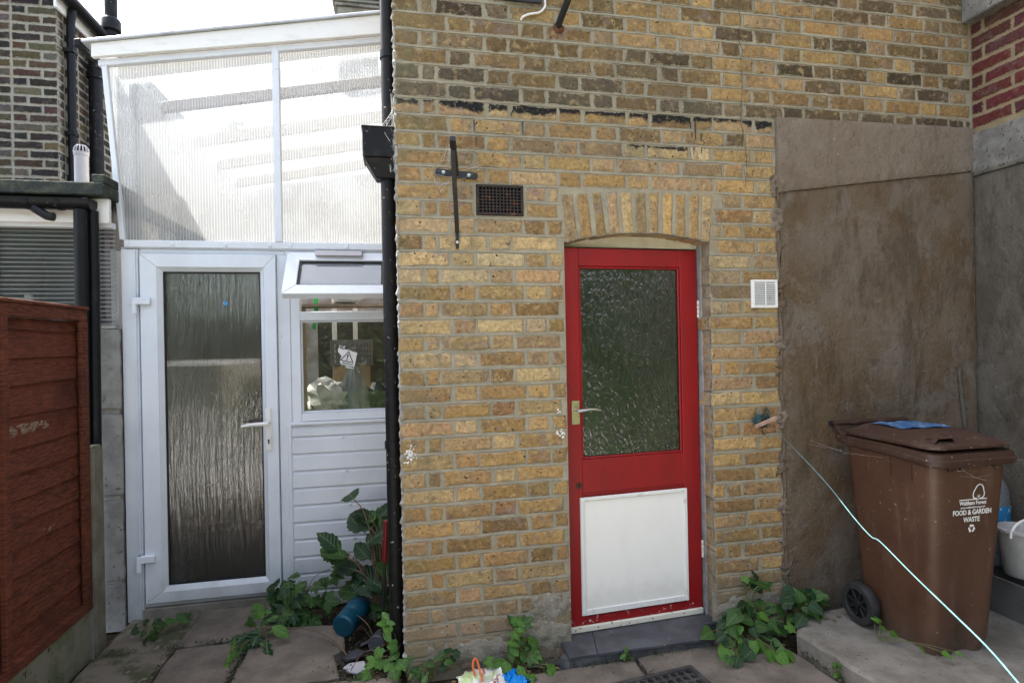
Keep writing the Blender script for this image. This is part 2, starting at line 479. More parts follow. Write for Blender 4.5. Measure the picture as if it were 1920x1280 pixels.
M['white_gloss'] = plain('white_gloss_trim', (.78, .77, .74), (.55, .52, .47), 18, .55, .75, rough=.45, bump=.25, bscale=40)
M['white_chipped'] = plain('chipped_white_trim', (.70, .66, .55), (.30, .24, .17), 38, .60, .68, rough=.55, bump=.4, bscale=50)

def fence_material():
    n = NT('stained_fence_wood')
    v = n.obj()
    p = n.pos()
    r = n.rnd()
    g = n.noise(n.scaled(p, (1, 5, 34)), 3.2, 7, .7, .8)
    c = n.mix(n.step(g, .36, .64), (.050, .016, .009), (.185, .053, .026))
    c = n.mix(n.step(n.noise(n.scaled(p, (1, 3, 4)), 9, 3, .6, 1.5), .68, .74), c, (.03, .009, .006))
    c = n.mix(n.ma('MULTIPLY', r, .45), c, (.15, .036, .02))
    c = n.mix(n.step(n.noise(p, 3.0, 4, .6), .5, .8), c, (.045, .012, .008))
    m1 = n.step(n.noise(n.scaled(p, (1, .6, 3)), 16, 6, .75), .70, .74)
    c = n.mix(m1, c, (.26, .17, .12))
    n.base(c, .8, .25)
    n.bump(n.noise(n.scaled(p, (1, 4, 40)), 8, 6, .7), .9, .006)
    return n.m
M['fence'] = fence_material()

def glass_clear():
    n = NT('clear_glass')
    lw = n.nd('ShaderNodeFresnel', {'IOR': 1.5})
    tr = n.nd('ShaderNodeBsdfTransparent', {'Color': (.90, .93, .92)})
    gl = n.nd('ShaderNodeBsdfGlossy', {'Color': (1, 1, 1), 'Roughness': .01})
    f = n.ma('MULTIPLY', lw.outputs[0], 1.2)
    mx = n.nd('ShaderNodeMixShader')
    n.put(mx.inputs[0], f); n.put(mx.inputs[1], tr.outputs[0]); n.put(mx.inputs[2], gl.outputs[0])
    n.put(n.out.inputs['Surface'], mx.outputs[0])
    return n.m
M['glass'] = glass_clear()
def glass_dusty_sheen():
    n = NT('dusty_sheen_glass')
    p = n.pos()
    tr = n.nd('ShaderNodeBsdfTransparent', {'Color': (.88, .91, .92)})
    d = n.nd('ShaderNodeBsdfDiffuse', {'Color': (.55, .60, .66)})  # pale blue dust film that also paints in the sky's reflection
    gl = n.nd('ShaderNodeBsdfGlossy', {'Color': (1, 1, 1), 'Roughness': .03})
    m1 = n.nd('ShaderNodeMixShader'); m2 = n.nd('ShaderNodeMixShader')
    n.put(m1.inputs[0], n.ma('ADD', .22, n.ma('MULTIPLY', n.noise(p, 7, 5, .7), .22))); n.put(m1.inputs[1], tr.outputs[0]); n.put(m1.inputs[2], d.outputs[0])
    n.put(m2.inputs[0], n.ma('MULTIPLY', n.nd('ShaderNodeFresnel', {'IOR': 1.5}).outputs[0], 2.0)); n.put(m2.inputs[1], m1.outputs[0]); n.put(m2.inputs[2], gl.outputs[0])
    n.put(n.out.inputs['Surface'], m2.outputs[0])
    return n.m
M['glass_dusty_sheen'] = glass_dusty_sheen()

def glass_textured(name, kind):
    """patterned glass pane: rough refraction and reflection through a moulded relief"""
    n = NT(name)
    p = n.obj()
    if kind == 'reeded':
        h = n.ma('ADD', n.noise(n.scaled(p, (62, 1, 3.0)), 1.0, 4, .65), n.ma('MULTIPLY', n.noise(n.scaled(p, (24, 1, 1.6)), 1.0, 2, .5), .8))
        rgh, st, di, tint = .09, 1.0, .009, (.92, .93, .93)
    else:
        wv = n.nd('ShaderNodeVectorMath', operation='MULTIPLY_ADD')
        n.put(wv.inputs[0], n.nd('ShaderNodeTexNoise', {'Vector': p, 'Scale': 38, 'Detail': 2}).outputs['Color'])
        wv.inputs[1].default_value = (.022, .0, .022)
        n.put(wv.inputs[2], n.scaled(p, (1, 0, .6)))
        h = n.ma('ADD', n.step(n.voro(wv.outputs[0], 44, 'DISTANCE_TO_EDGE'), .0, .40), n.ma('MULTIPLY', n.noise(p, 60, 2, .5), .3))
        rgh, st, di, tint = .14, .26, .006, (.84, .87, .85)
    bp = n.nd('ShaderNodeBump', {'Height': h, 'Strength': st, 'Distance': di}).outputs['Normal']
    g = n.nd('ShaderNodeBsdfGlass', {'Color': tint, 'Roughness': rgh, 'IOR': 1.48, 'Normal': bp})
    # weathered outer face: a broad sheen from the relief and a thin film of dirt
    gl = n.nd('ShaderNodeBsdfGlossy', {'Color': (1, 1, 1), 'Roughness': .12, 'Normal': bp})
    d = n.nd('ShaderNodeBsdfDiffuse', {'Color': n.mix(n.noise(p, 2.2, 4, .6), (.30, .31, .28), (.42, .45, .37))})
    m1 = n.nd('ShaderNodeMixShader')
    n.put(m1.inputs[0], .045 if kind != 'reeded' else .10); n.put(m1.inputs[1], g.outputs[0]); n.put(m1.inputs[2], gl.outputs[0])
    mx = n.nd('ShaderNodeMixShader')
    n.put(mx.inputs[0], n.ma('MULTIPLY', n.step(n.noise(p, 4, 4, .65), .25, .75), .06)); n.put(mx.inputs[1], m1.outputs[0]); n.put(mx.inputs[2], d.outputs[0])
    n.put(n.out.inputs['Surface'], mx.outputs[0])
    return n.m
M['glass_reeded'] = glass_textured('reeded_glass', 'reeded')
M['glass_pebble'] = glass_textured('hammered_glass', 'pebble')

def polycarb(name, axis, pitch, clear, rib, gloss=.8):
    """fluted twin-wall sheet: clear skins with milky webs between them"""
    n = NT(name)
    p = n.obj()
    x = n.xyz(p)[axis]
    f = n.ma('FRACT', n.ma('DIVIDE', x, pitch))
    w = n.ma('ABSOLUTE', n.ma('SUBTRACT', f, .5))
    web = n.step(w, .30, .42)
    dirt = n.noise(n.scaled(p, (1, 1, .3)), 5, 5, .65)
    tr = n.nd('ShaderNodeBsdfTransparent', {'Color': (.97, .97, .96)})
    tl = n.nd('ShaderNodeBsdfTranslucent', {'Color': (.86, .90, .94)})
    df = n.nd('ShaderNodeBsdfDiffuse', {'Color': (.74, .77, .80)})
    gl = n.nd('ShaderNodeBsdfGlossy', {'Color': (1, 1, 1), 'Roughness': .12})
    milky = n.nd('ShaderNodeMixShader')
    n.put(milky.inputs[0], .30); n.put(milky.inputs[1], tl.outputs[0]); n.put(milky.inputs[2], df.outputs[0])
    a = n.nd('ShaderNodeMixShader')
    fac = n.ma('ADD', n.ma('MULTIPLY', web, rib), n.ma('ADD', clear, n.ma('MULTIPLY', n.step(dirt, .4, .8), .12)))
    n.put(a.inputs[0], fac); n.put(a.inputs[1], tr.outputs[0]); n.put(a.inputs[2], milky.outputs[0])
    b = n.nd('ShaderNodeMixShader')
    fr = n.nd('ShaderNodeFresnel', {'IOR': 1.5})
    n.put(b.inputs[0], n.ma('MULTIPLY', fr.outputs[0], gloss)); n.put(b.inputs[1], a.outputs[0]); n.put(b.inputs[2], gl.outputs[0])
    n.put(n.out.inputs['Surface'], b.outputs[0])
    return n.m
M['poly_v'] = polycarb('fluted_sheet_upright', 0, .0150, .27, .30)
M['poly_h'] = polycarb('fluted_sheet_level', 2, .024, .06, .50)
M['poly_side'] = polycarb('fluted_side_sheet', 1, .016, .10, .30)
M['poly_roof'] = polycarb('fluted_roof_sheet', 1, .02, .10, .12, .0)

# ------------------------------------------------------------------ the setting: ground, paving, platform
MB().add([(-60, -90, -.065), (60, -90, -.065), (60, 60, -.065), (-60, 60, -.065)], [(0, 1, 2, 3)]).build('ground', M['soil'], kind='structure')
MB().add([(-30, -60, -.02), (30, -60, -.02), (30, -9.0, -.02), (-30, -9.0, -.02)], [(0, 1, 2, 3)]).build('lawn', M['lawn'], kind='structure')
MB().add([(1.96, -9.0, -.02), (30, -9.0, -.02), (30, -2.6, -.02), (1.96, -2.6, -.02)], [(0, 1, 2, 3)]).build('grass_strip', M['lawn'], kind='structure')
MB().box(-1.5, 1.8, -9.0, -.95, -.06, -.006).build('yard', M['slab_dirty'], kind='structure')
MB().box(-6, 1.8, -9.0, -1.62, -.0055, -.003).build('patio', M['patio'], kind='structure')
pav = MB().box(-1.49, 1.80, -.94, -.90, -.06, -.012).build('paving', M['slab'], kind='structure')
rs = random.Random(11)
def slab(pts, top=0.0, mat='slab'):
    b = MB()
    # a riven slab: rim a little lower and ragged, top slightly uneven
    P = []
    n = len(pts)
    for i in range(n):
        a, c = Vector(pts[i]), Vector(pts[(i + 1) % n])
        k = max(2, int((c - a).length / .06))
        for j in range(k):
            q = a.lerp(c, j / k)
            P.append(q + Vector((jit(rs, .004), jit(rs, .004))))
    ctr = sum(P, Vector((0, 0))) / len(P)
    m = len(P)
    lo = [(q.x, q.y, -.06) for q in P]
    up = [(q.x, q.y, top - .007 + jit(rs, .002)) for q in P]
    inn = [((q + (ctr - q).normalized() * .013).x, (q + (ctr - q).normalized() * .013).y, top + jit(rs, .0015)) for q in P]
    fs = [tuple(range(2 * m, 3 * m))]
    for i in range(m):
        j = (i + 1) % m
        fs += [(i, j, m + j, m + i), (m + i, m + j, 2 * m + j, 2 * m + i)]
    b.add(lo + up + inn, fs)
    return b.build('paving_slab', M[mat], pav)
slab([(-1.135, .485), (-.665, .495), (-.64, .895), (-1.13, .895)], .004)
slab([(-1.50, .50), (-1.145, .495), (-1.14, .895), (-1.49, .895)], -.012, 'slab_dirty')
slab([(-1.49, .02), (-1.14, .03), (-1.145, .485), (-1.50, .488)], -.008, 'slab_dirty')
slab([(-1.13, -.02), (-.805, -.02), (-.785, .475), (-1.128, .473)], .0)
slab([(-.775, .0), (-.30, .02), (-.345, .22), (-.30, .27), (-.33, .52), (-.63, .56), (-.765, .40)], .008)
slab([(-.775, -.45), (-.02, -.45), (-.04, -.02), (-.29, .005), (-.775, -.012)], .0)
slab([(-1.49, -.45), (-.79, -.45), (-.79, -.03), (-1.49, .01)], .0)
slab([(-.01, -.52), (.51, -.53), (.50, -.145), (-.01, -.15)], -.004)
slab([(.52, -.53), (1.035, -.53), (1.045, -.135), (.515, -.143)], .0)
slab([(1.05, -.53), (1.83, -.60), (1.80, -.30), (1.76, -.07), (1.55, -.06), (1.06, -.135)], .004)
slab([(-1.49, -.89), (-.3, -.89), (-.3, -.46), (-1.49, -.46)], .0)
slab([(-.29, -.89), (.7, -.89), (.7, -.54), (-.29, -.54)], .0)
slab([(.71, -.89), (1.80, -.89), (1.82, -.61), (.71, -.54)], .0)

pl = MB()
pp = [(1.835, -.24), (1.90, -.15), (2.05, -.075), (3.19, -.03), (3.19, -2.6), (1.95, -2.6), (1.905, -1.2), (1.862, -.66), (1.850, -.45)]
def dense(pts, step):
    out = []
    for i in range(len(pts)):
        a, c = Vector(pts[i]), Vector(pts[(i + 1) % len(pts)])
        k = max(1, int((c - a).length / step))
        out += [a.lerp(c, j / k) for j in range(k)]
    return out
pd = [q + Vector((jit(rs, .006), jit(rs, .006))) for q in dense(pp, .07)]
mm = len(pd)
pc = Vector((2.5, -1.0))
pl.add([(q.x, q.y, -.06) for q in pd] + [(q.x + jit(rs, .004), q.y + jit(rs, .004), .066 + jit(rs, .004)) for q in pd] +
       [((q + (pc - q).normalized() * .02).x, (q + (pc - q).normalized() * .02).y, .08 + jit(rs, .0015)) for q in pd],
       [tuple(range(2 * mm, 3 * mm))] + [f for i in range(mm) for f in ((i, (i + 1) % mm, mm + (i + 1) % mm, mm + i), (mm + i, mm + (i + 1) % mm, 2 * mm + (i + 1) % mm, 2 * mm + i))])
pl.build('concrete_platform', M['concrete'], kind='structure')

# ------------------------------------------------------------------ brick laying
def brick_geo(x0, x1, z0, z1, yf, depth, col, r, amp=.003, inset=.011, corners=None):
    """one brick lying in the wall plane (front towards -Y): ragged outline, worn arris, colour + edge weight per vertex"""
    if corners is None:
        corners = [(x0, z0), (x1, z0), (x1, z1), (x0, z1)]
    (ax, az), (bx, bz), (cx, cz), (dx, dz) = corners
    out = []
    seq = [((ax, az), (bx, bz), 4), ((bx, bz), (cx, cz), 1), ((cx, cz), (dx, dz), 4), ((dx, dz), (ax, az), 1)]
    if abs(cz - bz) > abs(bx - ax):
        seq = [(a, b, 1 if k == 4 else 4) for a, b, k in seq]
    for a, b, k in seq:
        for j in range(k):
            t = (j + (r.uniform(-.25, .25) if j else 0)) / k
            out.append([lerp(a[0], b[0], t) + jit(r, amp), lerp(a[1], b[1], t) + jit(r, amp)])
    mx = sum(p[0] for p in out) / len(out)
    mz = sum(p[1] for p in out) / len(out)
    hx = max(abs(p[0] - mx) for p in out)
    hz = max(abs(p[1] - mz) for p in out)
    n = len(out)
    tilt = jit(r, .0015)
    vs_ = [(p[0], yf + depth, p[1]) for p in out]
    vs_ += [(p[0], yf + .0035, p[1]) for p in out]
    vs_ += [(mx + (p[0] - mx) * (1 - inset / hx), yf + jit(r, .0008) + tilt * (p[0] - mx) / hx, mz + (p[1] - mz) * (1 - inset / hz)) for p in out]
    fs = [tuple(range(2 * n, 3 * n))]
    for i in range(n):
        j = (i + 1) % n
        fs += [(i, j, n + j, n + i), (n + i, n + j, 2 * n + j, 2 * n + i)]
    ed = [.75] * n + [0.0] * n + [.85] * n
    cs = [(*col, e) for e in ed]
    return vs_, fs, cs

def colour_mesh(me, cs):
    a = me.color_attributes.new('col', 'FLOAT_COLOR', 'POINT')
    a.data.foreach_set('color', [c for q in cs for c in q])

def brick_object(geo, mat, parent, name='brick'):
    vs_, fs, cs = geo
    c = sum((Vector(v) for v in vs_), Vector((0, 0, 0))) / len(vs_)
    me = bpy.data.meshes.new(name)
    me.from_pydata([tuple(Vector(v) - c) for v in vs_], [], fs)
    colour_mesh(me, cs)
    me.materials.append(mat)
    o = bpy.data.objects.new(name, me)
    COL.objects.link(o)
    o.parent = parent
    o.location = c - wloc(parent)
    return o

def brick_heap(geos, mat, parent, name):
    vs_, fs, cs = [], [], []
    for v, f, c in geos:
        k = len(vs_)
        vs_ += v
        fs += [tuple(k + i for i in q) for q in f]
        cs += c
    me = bpy.data.meshes.new(name)
    off = wloc(parent)
    me.from_pydata([tuple(Vector(v) - off) for v in vs_], [], fs)
    colour_mesh(me, cs)
    me.materials.append(mat)
    o = bpy.data.objects.new(name, me)
    COL.objects.link(o)
    o.parent = parent
    o['kind'] = 'stuff'
    return o

def swing(geo, fn):
    v, f, c = geo
    return [fn(*p) for p in v], f, c

# ------------------------------------------------------------------ the brick extension
G = .078
HT = 3.65
house = thing('brick_extension', (1.6, 0, 0), 'yellow stock brick extension with a red half-glazed door and arched lintel', 'building')
core = MB()
holes = [(.78, 1.553, -.1, 2.02), (.356, .583, 2.087, 2.233)]
xs = sorted({0.0, 3.30} | {h[0] for h in holes} | {h[1] for h in holes})
zs = sorted({-.06, HT - .06} | {max(h[2], -.06) for h in holes} | {h[3] for h in holes})
for i in range(len(xs) - 1):
    for j in range(len(zs) - 1):
        cx, cz = (xs[i] + xs[i + 1]) / 2, (zs[j] + zs[j + 1]) / 2
        if not any(h[0] < cx < h[1] and h[2] < cz < h[3] for h in holes):
            core.box(xs[i], xs[i + 1], 0, .25, zs[j], zs[j + 1])
core.box(0, .22, .25, 4.0, -.06, HT - .06)
core.box(.22, 3.19, 3.8, 4.0, -.06, HT - .06)
core.box(2.97, 3.19, .25, 3.8, -.06, HT - .06)
# filling behind the arch, cut to the soffit curve
def soffit(x):
    t = (x - .787) / (1.551 - .787)
    return lerp(1.966, 1.977, t) + .048 * (1 - (2 * t - 1) ** 2)
arcp = [(.78, 2.02)] + [(.78 + (1.553 - .78) * k / 14, min(soffit(.78 + (1.553 - .78) * k / 14) + .004, 2.0195)) for k in range(15)] + [(1.553, 2.02)]
core.prism(arcp[::-1], .002, .112)
# struck ribbons of pointing along the bed joints
rb = random.Random(5)
def spans(i):
    zc = 3.05 - G * i
    if i < 6: s = [(0, 3.19)]
    else: s = [(0, 1.938)]
    if 11 <= i <= 14:
        t = (2.2 - zc) / (2.2 - 1.966)
        s = [(0, lerp(.757, .779, t)), (lerp(1.585, 1.562, t), 1.938)]
    if i >= 15: s = [(0, .778), (1.55, 1.942)]
    if i in (11, 12): s = [(0, .346), (.592, s[0][1])] + s[1:]
    return s
for i in range(-8, 39):
    zj = 3.05 - G * (i + .5)
    sp = [(a, b) for a, b in spans(i + 1 if i >= 5 else i)]
    for a, b in sp:
        k = max(2, int((b - a) / .09))
        base = len(core.v)
        ring = []
        wz = jit(rb, .001)
        for q in range(k + 1):
            x = lerp(a, b, q / k)
            z = zj + wz + jit(rb, .0014)
            h = .0046 + jit(rb, .0012)
            ring.append([(x, .002, z - h), (x, -.0036, z - h * .9), (x, -.0022, z + h), (x, .002, z + h * 1.1)])
        core.v += [p for r_ in ring for p in r_]
        for q in range(k):
            for e in range(3):
                core.f.append((base + q * 4 + e, base + (q + 1) * 4 + e, base + (q + 1) * 4 + e + 1, base + q * 4 + e + 1))
wall = core.build('wall', M['mortar'], house, normals=False)

rc = random.Random(21)
PAL_LOW = [((.40, .27, .125), 5), ((.43, .31, .16), 4), ((.34, .22, .095), 3.5), ((.48, .39, .24), 2.5), ((.29, .19, .09), 2.2), ((.42, .29, .19), 2.2), ((.27, .205, .15), 1.2), ((.40, .21, .13), .5)]
PAL_MID = [((.45, .345, .195), 4), ((.51, .43, .285), 3.5), ((.40, .285, .135), 4), ((.36, .26, .13), 2.5), ((.42, .32, .235), 2.2), ((.31, .245, .18), 1.6), ((.55, .49, .37), 1.0)]
PAL_UP = [((.25, .185, .10), 5), ((.31, .225, .11), 4), ((.21, .165, .10), 4), ((.17, .145, .11), 3), ((.25, .205, .16), 2.5), ((.105, .09, .072), 1.8), ((.36, .27, .15), 2)]
PAL_UPR = [((.36, .255, .12), 5), ((.30, .205, .095), 4), ((.41, .30, .155), 3), ((.23, .175, .11), 2), ((.34, .265, .19), 2), ((.15, .12, .09), 1)]
def pick(pal):
    t = rc.uniform(0, sum(w for _, w in pal))
    for c, w in pal:
        t -= w
        if t <= 0: break
    k = rc.choice((.72, .85, .95, 1.0, 1.05, 1.12, 1.25)) * rc.uniform(.92, 1.08)
    b = .32 if sum(c) > .55 else .2
    g = (.40, .33, .23) if sum(c) > .55 else (.20, .185, .15)
    return tuple(min(.8, lerp(q, g[i], b) * k * (.95, .825, .635)[i] * rc.uniform(.97, 1.03)) for i, q in enumerate(c))
def colour_of(i, x):
    if i <= 5:
        if i < 4 and rc.random() < .5: return tuple(q * .72 for q in pick(PAL_UP))
        if i in (4, 5) and x < .95 and rc.random() < .75: return pick([((.085, .082, .078), 1), ((.12, .115, .105), 1)])
        if i == 5 and x > 1.7: return pick([((.075, .065, .055), 2), ((.15, .12, .085), 1)])
        if i == 5: return pick([((.17, .145, .11), 2), ((.22, .17, .10), 1), ((.12, .11, .10), 1)])
        return pick(PAL_UPR if x > 1.15 + rc.uniform(-.4, .4) else PAL_UP)
    if i <= 9: return pick(PAL_UP if x < .35 and rc.random() < .4 else (PAL_MID if rc.random() < .7 else PAL_UPR))
    if i <= 19: return pick(PAL_MID if rc.random() < .75 else PAL_LOW)
    if i <= 25: return pick(PAL_LOW if rc.random() < .65 else PAL_MID)
    return pick(PAL_LOW)

laid = []
for i in range(-7, 40):
    zc = 3.05 - G * i
    row = []
    x = 0.0
    if i % 2:
        seq = [.226, .104]
    else:
        seq = [.100, .057, .218, .104]
    k = 0
    while x < 3.19:
        if k < len(seq): w = seq[k]
        else: w = .219 if ((k - len(seq)) % 2 == 0) else .105
        if k >= len(seq): w += jit(rc, .007)
        row.append([x, x + w])
        x += w + .0135 + jit(rc, .002)
        k += 1
    # the narrow pier right of the door has its own bond
    pier = []
    if i >= 15:
        v = i % 4
        cut = {0: [.165], 1: [.243], 2: [.052, .160], 3: [.235]}[v]
        a = 1.55
        for q in [c + jit(rc, .012) for c in cut] + [None]:
            e = 1.942 if q is None else 1.55 + q
            pier.append([a, e])
            a = e + .0135
    for si, (a, b) in enumerate(spans(i)):
        use = pier if (i >= 15 and a > 1.5) else row
        for (p, q) in use:
            p2, q2 = max(p, a + (.004 if a > 0 else 0)), min(q, b - .004)
            if q2 - p2 < .028: continue
            quoin = (a == 0 and p == 0) or (use is pier and p == 1.55)
            xa = p2 - (rc.uniform(.002, .011) if quoin else 0)
            hz = .0322 + jit(rc, .0012)
            zo = jit(rc, .0012)
            g = brick_geo(xa, q2, zc + zo - hz, zc + zo + hz, -.005 + jit(rc, .0022), .113 if quoin else .02, colour_of(i, p2), rc, .0046)
            ctr = Vector(((xa + q2) / 2, 0, zc))
            dist = (ctr - CAM).length
            d = ctr - CAM
            depth = d.dot(_fw)
            sx = d.dot(_rx) / depth * 20 / 36
            sy = d.dot(_ry) / depth * 20 / 36
            vis = abs(sx) < .5 and abs(sy) < .335 and zc > .0
            laid.append(((q2 - xa) * 2 * hz / depth ** 2 * (1 if vis else .01), g))
# flat-pointed voussoirs of the segmental arch
TOPX = [(.766, .827), (.85, .898), (.927, .97), (1.001, 1.053), (1.072, 1.129), (1.148, 1.206), (1.225, 1.276), (1.295, 1.352), (1.37, 1.423), (1.443, 1.498), (1.515, 1.573)]
BOTX = [(.793, .852), (.866, .926), (.945, .997), (1.012, 1.064), (1.085, 1.141), (1.154, 1.207), (1.221, 1.268), (1.293, 1.344), (1.364, 1.418), (1.435, 1.490), (1.505, 1.551)]
arch = MB()
av = []
for (t0, t1), (b0, b1) in zip(TOPX, BOTX):
    tm = (t0 + t1) / 2
    zt = lerp(2.197, 2.213, (tm - .766) / .8) + .018 * (1 - ((tm - 1.17) / .4) ** 2)
    g = brick_geo(0, 0, 0, 0, -.004 + jit(rc, .0015), .108, pick(PAL_MID), rc, .0022, corners=[(b0, soffit(b0)), (b1, soffit(b1)), (t1, zt), (t0, zt - .002)])
    av.append(g)
laid.sort(key=lambda q: -q[0])
NB = 289
for w, g in laid[:NB]:
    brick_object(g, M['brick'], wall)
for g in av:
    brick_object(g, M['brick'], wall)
rest = [g for w, g in laid[NB:]]
# the sunlit flank behind the downpipe, laid the same way
for i in range(-7, 40):
    zc = 3.05 - G * i
    y = .122 + (.06 if i % 2 else .0)
    k = 0
    while y < 3.9:
        w = .219 if k % 2 == 0 else .105
        g = brick_geo(y, y + w, zc - .032, zc + .032, 0, .02, colour_of(i, .1), rc, .0028)
        d_ = rc.uniform(.002, .007)
        rest.append(swing(g, lambda X, Y, Z, d_=d_: (Y - d_, X, Z)))
        y += w + .0135
        k += 1
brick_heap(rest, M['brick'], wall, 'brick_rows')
MB().box(-.03, 3.22, -.03, 4.05, HT - .06, HT).build('roof', M['felt'], house, bevel=.006)
MB().box(.22, 2.97, .25, 3.8, -.05, .03).build('floor', M['floor_in'], house)

# burrs of old mortar along the outer corner
bu = MB()
q0_ = []
for k in range(250):
    z = lerp(.0, 3.6, k / 249)
    q0_.append((-.0055 + jit(rb, .003), .008 + jit(rb, .004), z))
bu.tube(q0_, [.006 + abs(rb.gauss(0, .0045)) for _ in q0_], 6)
bu.rough(.003, 90)
bu.build('mortar_burrs', M['cement'], house)
# fine crack running down through the joints
ck = [(1355, 0, 1.735, 3.21), (0, 0, 1.742, 3.16), (0, 0, 1.752, 3.11), (0, 0, 1.733, 3.07), (0, 0, 1.736, 3.02), (0, 0, 1.757, 2.97), (0, 0, 1.742, 2.92), (0, 0, 1.752, 2.87), (0, 0, 1.748, 2.80), (0, 0, 1.752, 2.76), (0, 0, 1.742, 2.70), (0, 0, 1.748, 2.66), (0, 0, 1.738, 2.60), (0, 0, 1.750, 2.55), (0, 0, 1.760, 2.48), (0, 0, 1.768, 2.42), (0, 0, 1.764, 2.34), (0, 0, 1.758, 2.27)]
cr = MB()
for (_, _, xa, za), (_, _, xb, zb) in zip(ck[:-1], ck[1:]):
    cr.box(min(xa, xb) - .0003, max(xa, xb) + .0003, -.0062, -.004, zb, za) if abs(xa - xb) < .004 else cr.prism([(xb - .0005, zb), (xb + .0005, zb), (xa + .0005, za), (xa - .0005, za)], -.0062, -.004)
cr.build('crack', M['rust'], house)
# tar drips below the old roof line
dr = random.Random(3)
for x, z0, z1 in [(.352, 2.53, 2.475), (.585, 2.535, 2.47), (.36, 2.45, 2.41), (.53, 2.575, 2.555), (1.455, 2.585, 2.55), (1.48, 2.59, 2.50), (1.462, 2.53, 2.505), (1.512, 2.53, 2.49), (1.47, 2.455, 2.42), (1.512, 2.455, 2.43)]:
    MB().prism([(x - .002, z0), (x + .0025, z0), (x + .0016, z1), (x - .001, z1)], -.0085, -.005).build('tar_drip', M['gasket'], house)

# cement patch and brown render on the right
def zline(x):
    return lerp(2.243, 2.406, (x - 1.939) / 1.255)
rn = random.Random(9)
skin2 = []
def render_sheet(name, mat, x0, x1, zlo, zhi, yb, amp, nx, nz, ragged=.004):
    b = MB()
    def fn(u, v):
        x = lerp(x0, x1, u)
        z = lerp(zlo(x), zhi(x), v)
        e = min(u * (x1 - x0), (1 - u) * (x1 - x0), v * 1.0, (1 - v) * 1.0)
        if u in (0, 1) or v in (0, 1):
            x += jit(rn, ragged) if u in (0, 1) else 0
            z += jit(rn, ragged) if v in (0, 1) else 0
        y = yb + amp * mnoise.noise(Vector((x * 5, 3.1, z * 5))) + amp * .5 * mnoise.noise(Vector((x * 17, 7.7, z * 17)))
        if u in (0, 1) or v in (0, 1): y += .006
        return (x, min(y, -.0075), z)
    b.grid(fn, nx, nz)
    k = len(b.v)
    # edges return to the wall
    idx = [i for i in range(nx + 1)] + [(j + 1) * (nx + 1) + nx for j in range(nz)] + [nz * (nx + 1) + i for i in range(nx - 1, -1, -1)] + [j * (nx + 1) for j in range(nz - 1, 0, -1)]
    b.v += [(b.v[i][0], .004, b.v[i][2]) for i in idx]
    m = len(idx)
    b.f += [(idx[q], k + q, k + (q + 1) % m, idx[(q + 1) % m]) for q in range(m)]
    return b.build(name, mat, house, smooth=True)
render_sheet('render_coat', M['render_brown'], 1.952, 3.188, lambda x: -.05, lambda x: zline(x) - .004, -.016, .006, 50, 80)
render_sheet('render_patch', M['render_patch'], 1.939, 3.188, lambda x: zline(x), lambda x: lerp(2.634, 2.645, (x - 1.939) / 1.255), -.026, .004, 44, 16, .002)
# old conduit stub against the render
MB().tube([(3.09, -.03, .6), (3.085, -.028, .95), (3.06, -.024, 1.2), (3.055, -.022, 1.3)], .011, 8).build('conduit', M['render_grey'], house, smooth=True)
# mortar fillet between pier and render
fl = MB()
pf = [(1.947 + jit(rn, .006), -.010 + jit(rn, .004), z) for z in [q * .07 for q in range(0, 33)]]
fl.tube(pf, [.008 + jit(rn, .004) for _ in pf], 6)
fl.rough(.004, 60)
fl.build('mortar_fillet', M['render_brown'], house, smooth=True)

# crumbled edge where the render meets the pier
for k in range(15):
    z = .15 + k * .15 + jit(rn, .05)
    if z < 2.3:
        skin2.append((1.948 + jit(rn, .012), z, rn.uniform(.02, .045), rn.uniform(.03, .08), rn.uniform(0, 90)))

# cast iron air brick
ab = MB().box(.358, .581, -.010, .02, 2.089, 2.101).box(.358, .581, -.010, .02, 2.219, 2.231).box(.358, .370, -.010, .02, 2.101, 2.219).box(.569, .581, -.010, .02, 2.101, 2.219)
abo = ab.build('air_brick', M['iron'], house, bevel=.002)
bars = MB()
for k in range(1, 12):
    x = .370 + .199 * k / 12
    bars.box(x - .0028, x + .0028, -.007, .012, 2.1012, 2.2188)
for k in range(1, 8):
    z = 2.101 + .118 * k / 8
    bars.box(.3702, .5688, -.0065, .0115, z - .0026, z + .0026)
bars.build('grille', M['iron'], abo)
MB().box(.36, .58, .06, .08, 2.09, 2.23).build('cavity', M['void'], abo)

# white louvre vent on the pier
vt = MB().box(1.777, 1.926, -.018, -.008, 1.643, 1.655).box(1.777, 1.926, -.018, -.008, 1.776, 1.788).box(1.777, 1.793, -.018, -.008, 1.655, 1.776).box(1.914, 1.926, -.018, -.008, 1.655, 1.776).box(1.777, 1.926, -.0085, -.004, 1.643, 1.788)
vto = vt.build('vent_cover', M['white_gloss'], house, bevel=.0015)
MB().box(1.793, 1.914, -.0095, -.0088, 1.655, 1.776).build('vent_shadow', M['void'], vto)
for k in range(12):
    z = 1.657 + k * .0099
    MB().add([(1.793, -.0185, z), (1.914, -.0185, z), (1.914, -.010, z + .0075), (1.793, -.010, z + .0075), (1.793, -.0175, z - .0012), (1.914, -.0175, z - .0012), (1.914, -.009, z + .0063), (1.793, -.009, z + .0063)],
             [(0, 1, 2, 3), (7, 6, 5, 4), (0, 4, 5, 1), (2, 6, 7, 3), (1, 5, 6, 2), (0, 3, 7, 4)]).build('slat', M['white_gloss'], vto)
MB().box(1.851, 1.857, -.0205, -.0186, 1.655, 1.776).build('mullion', M['white_gloss'], vto)

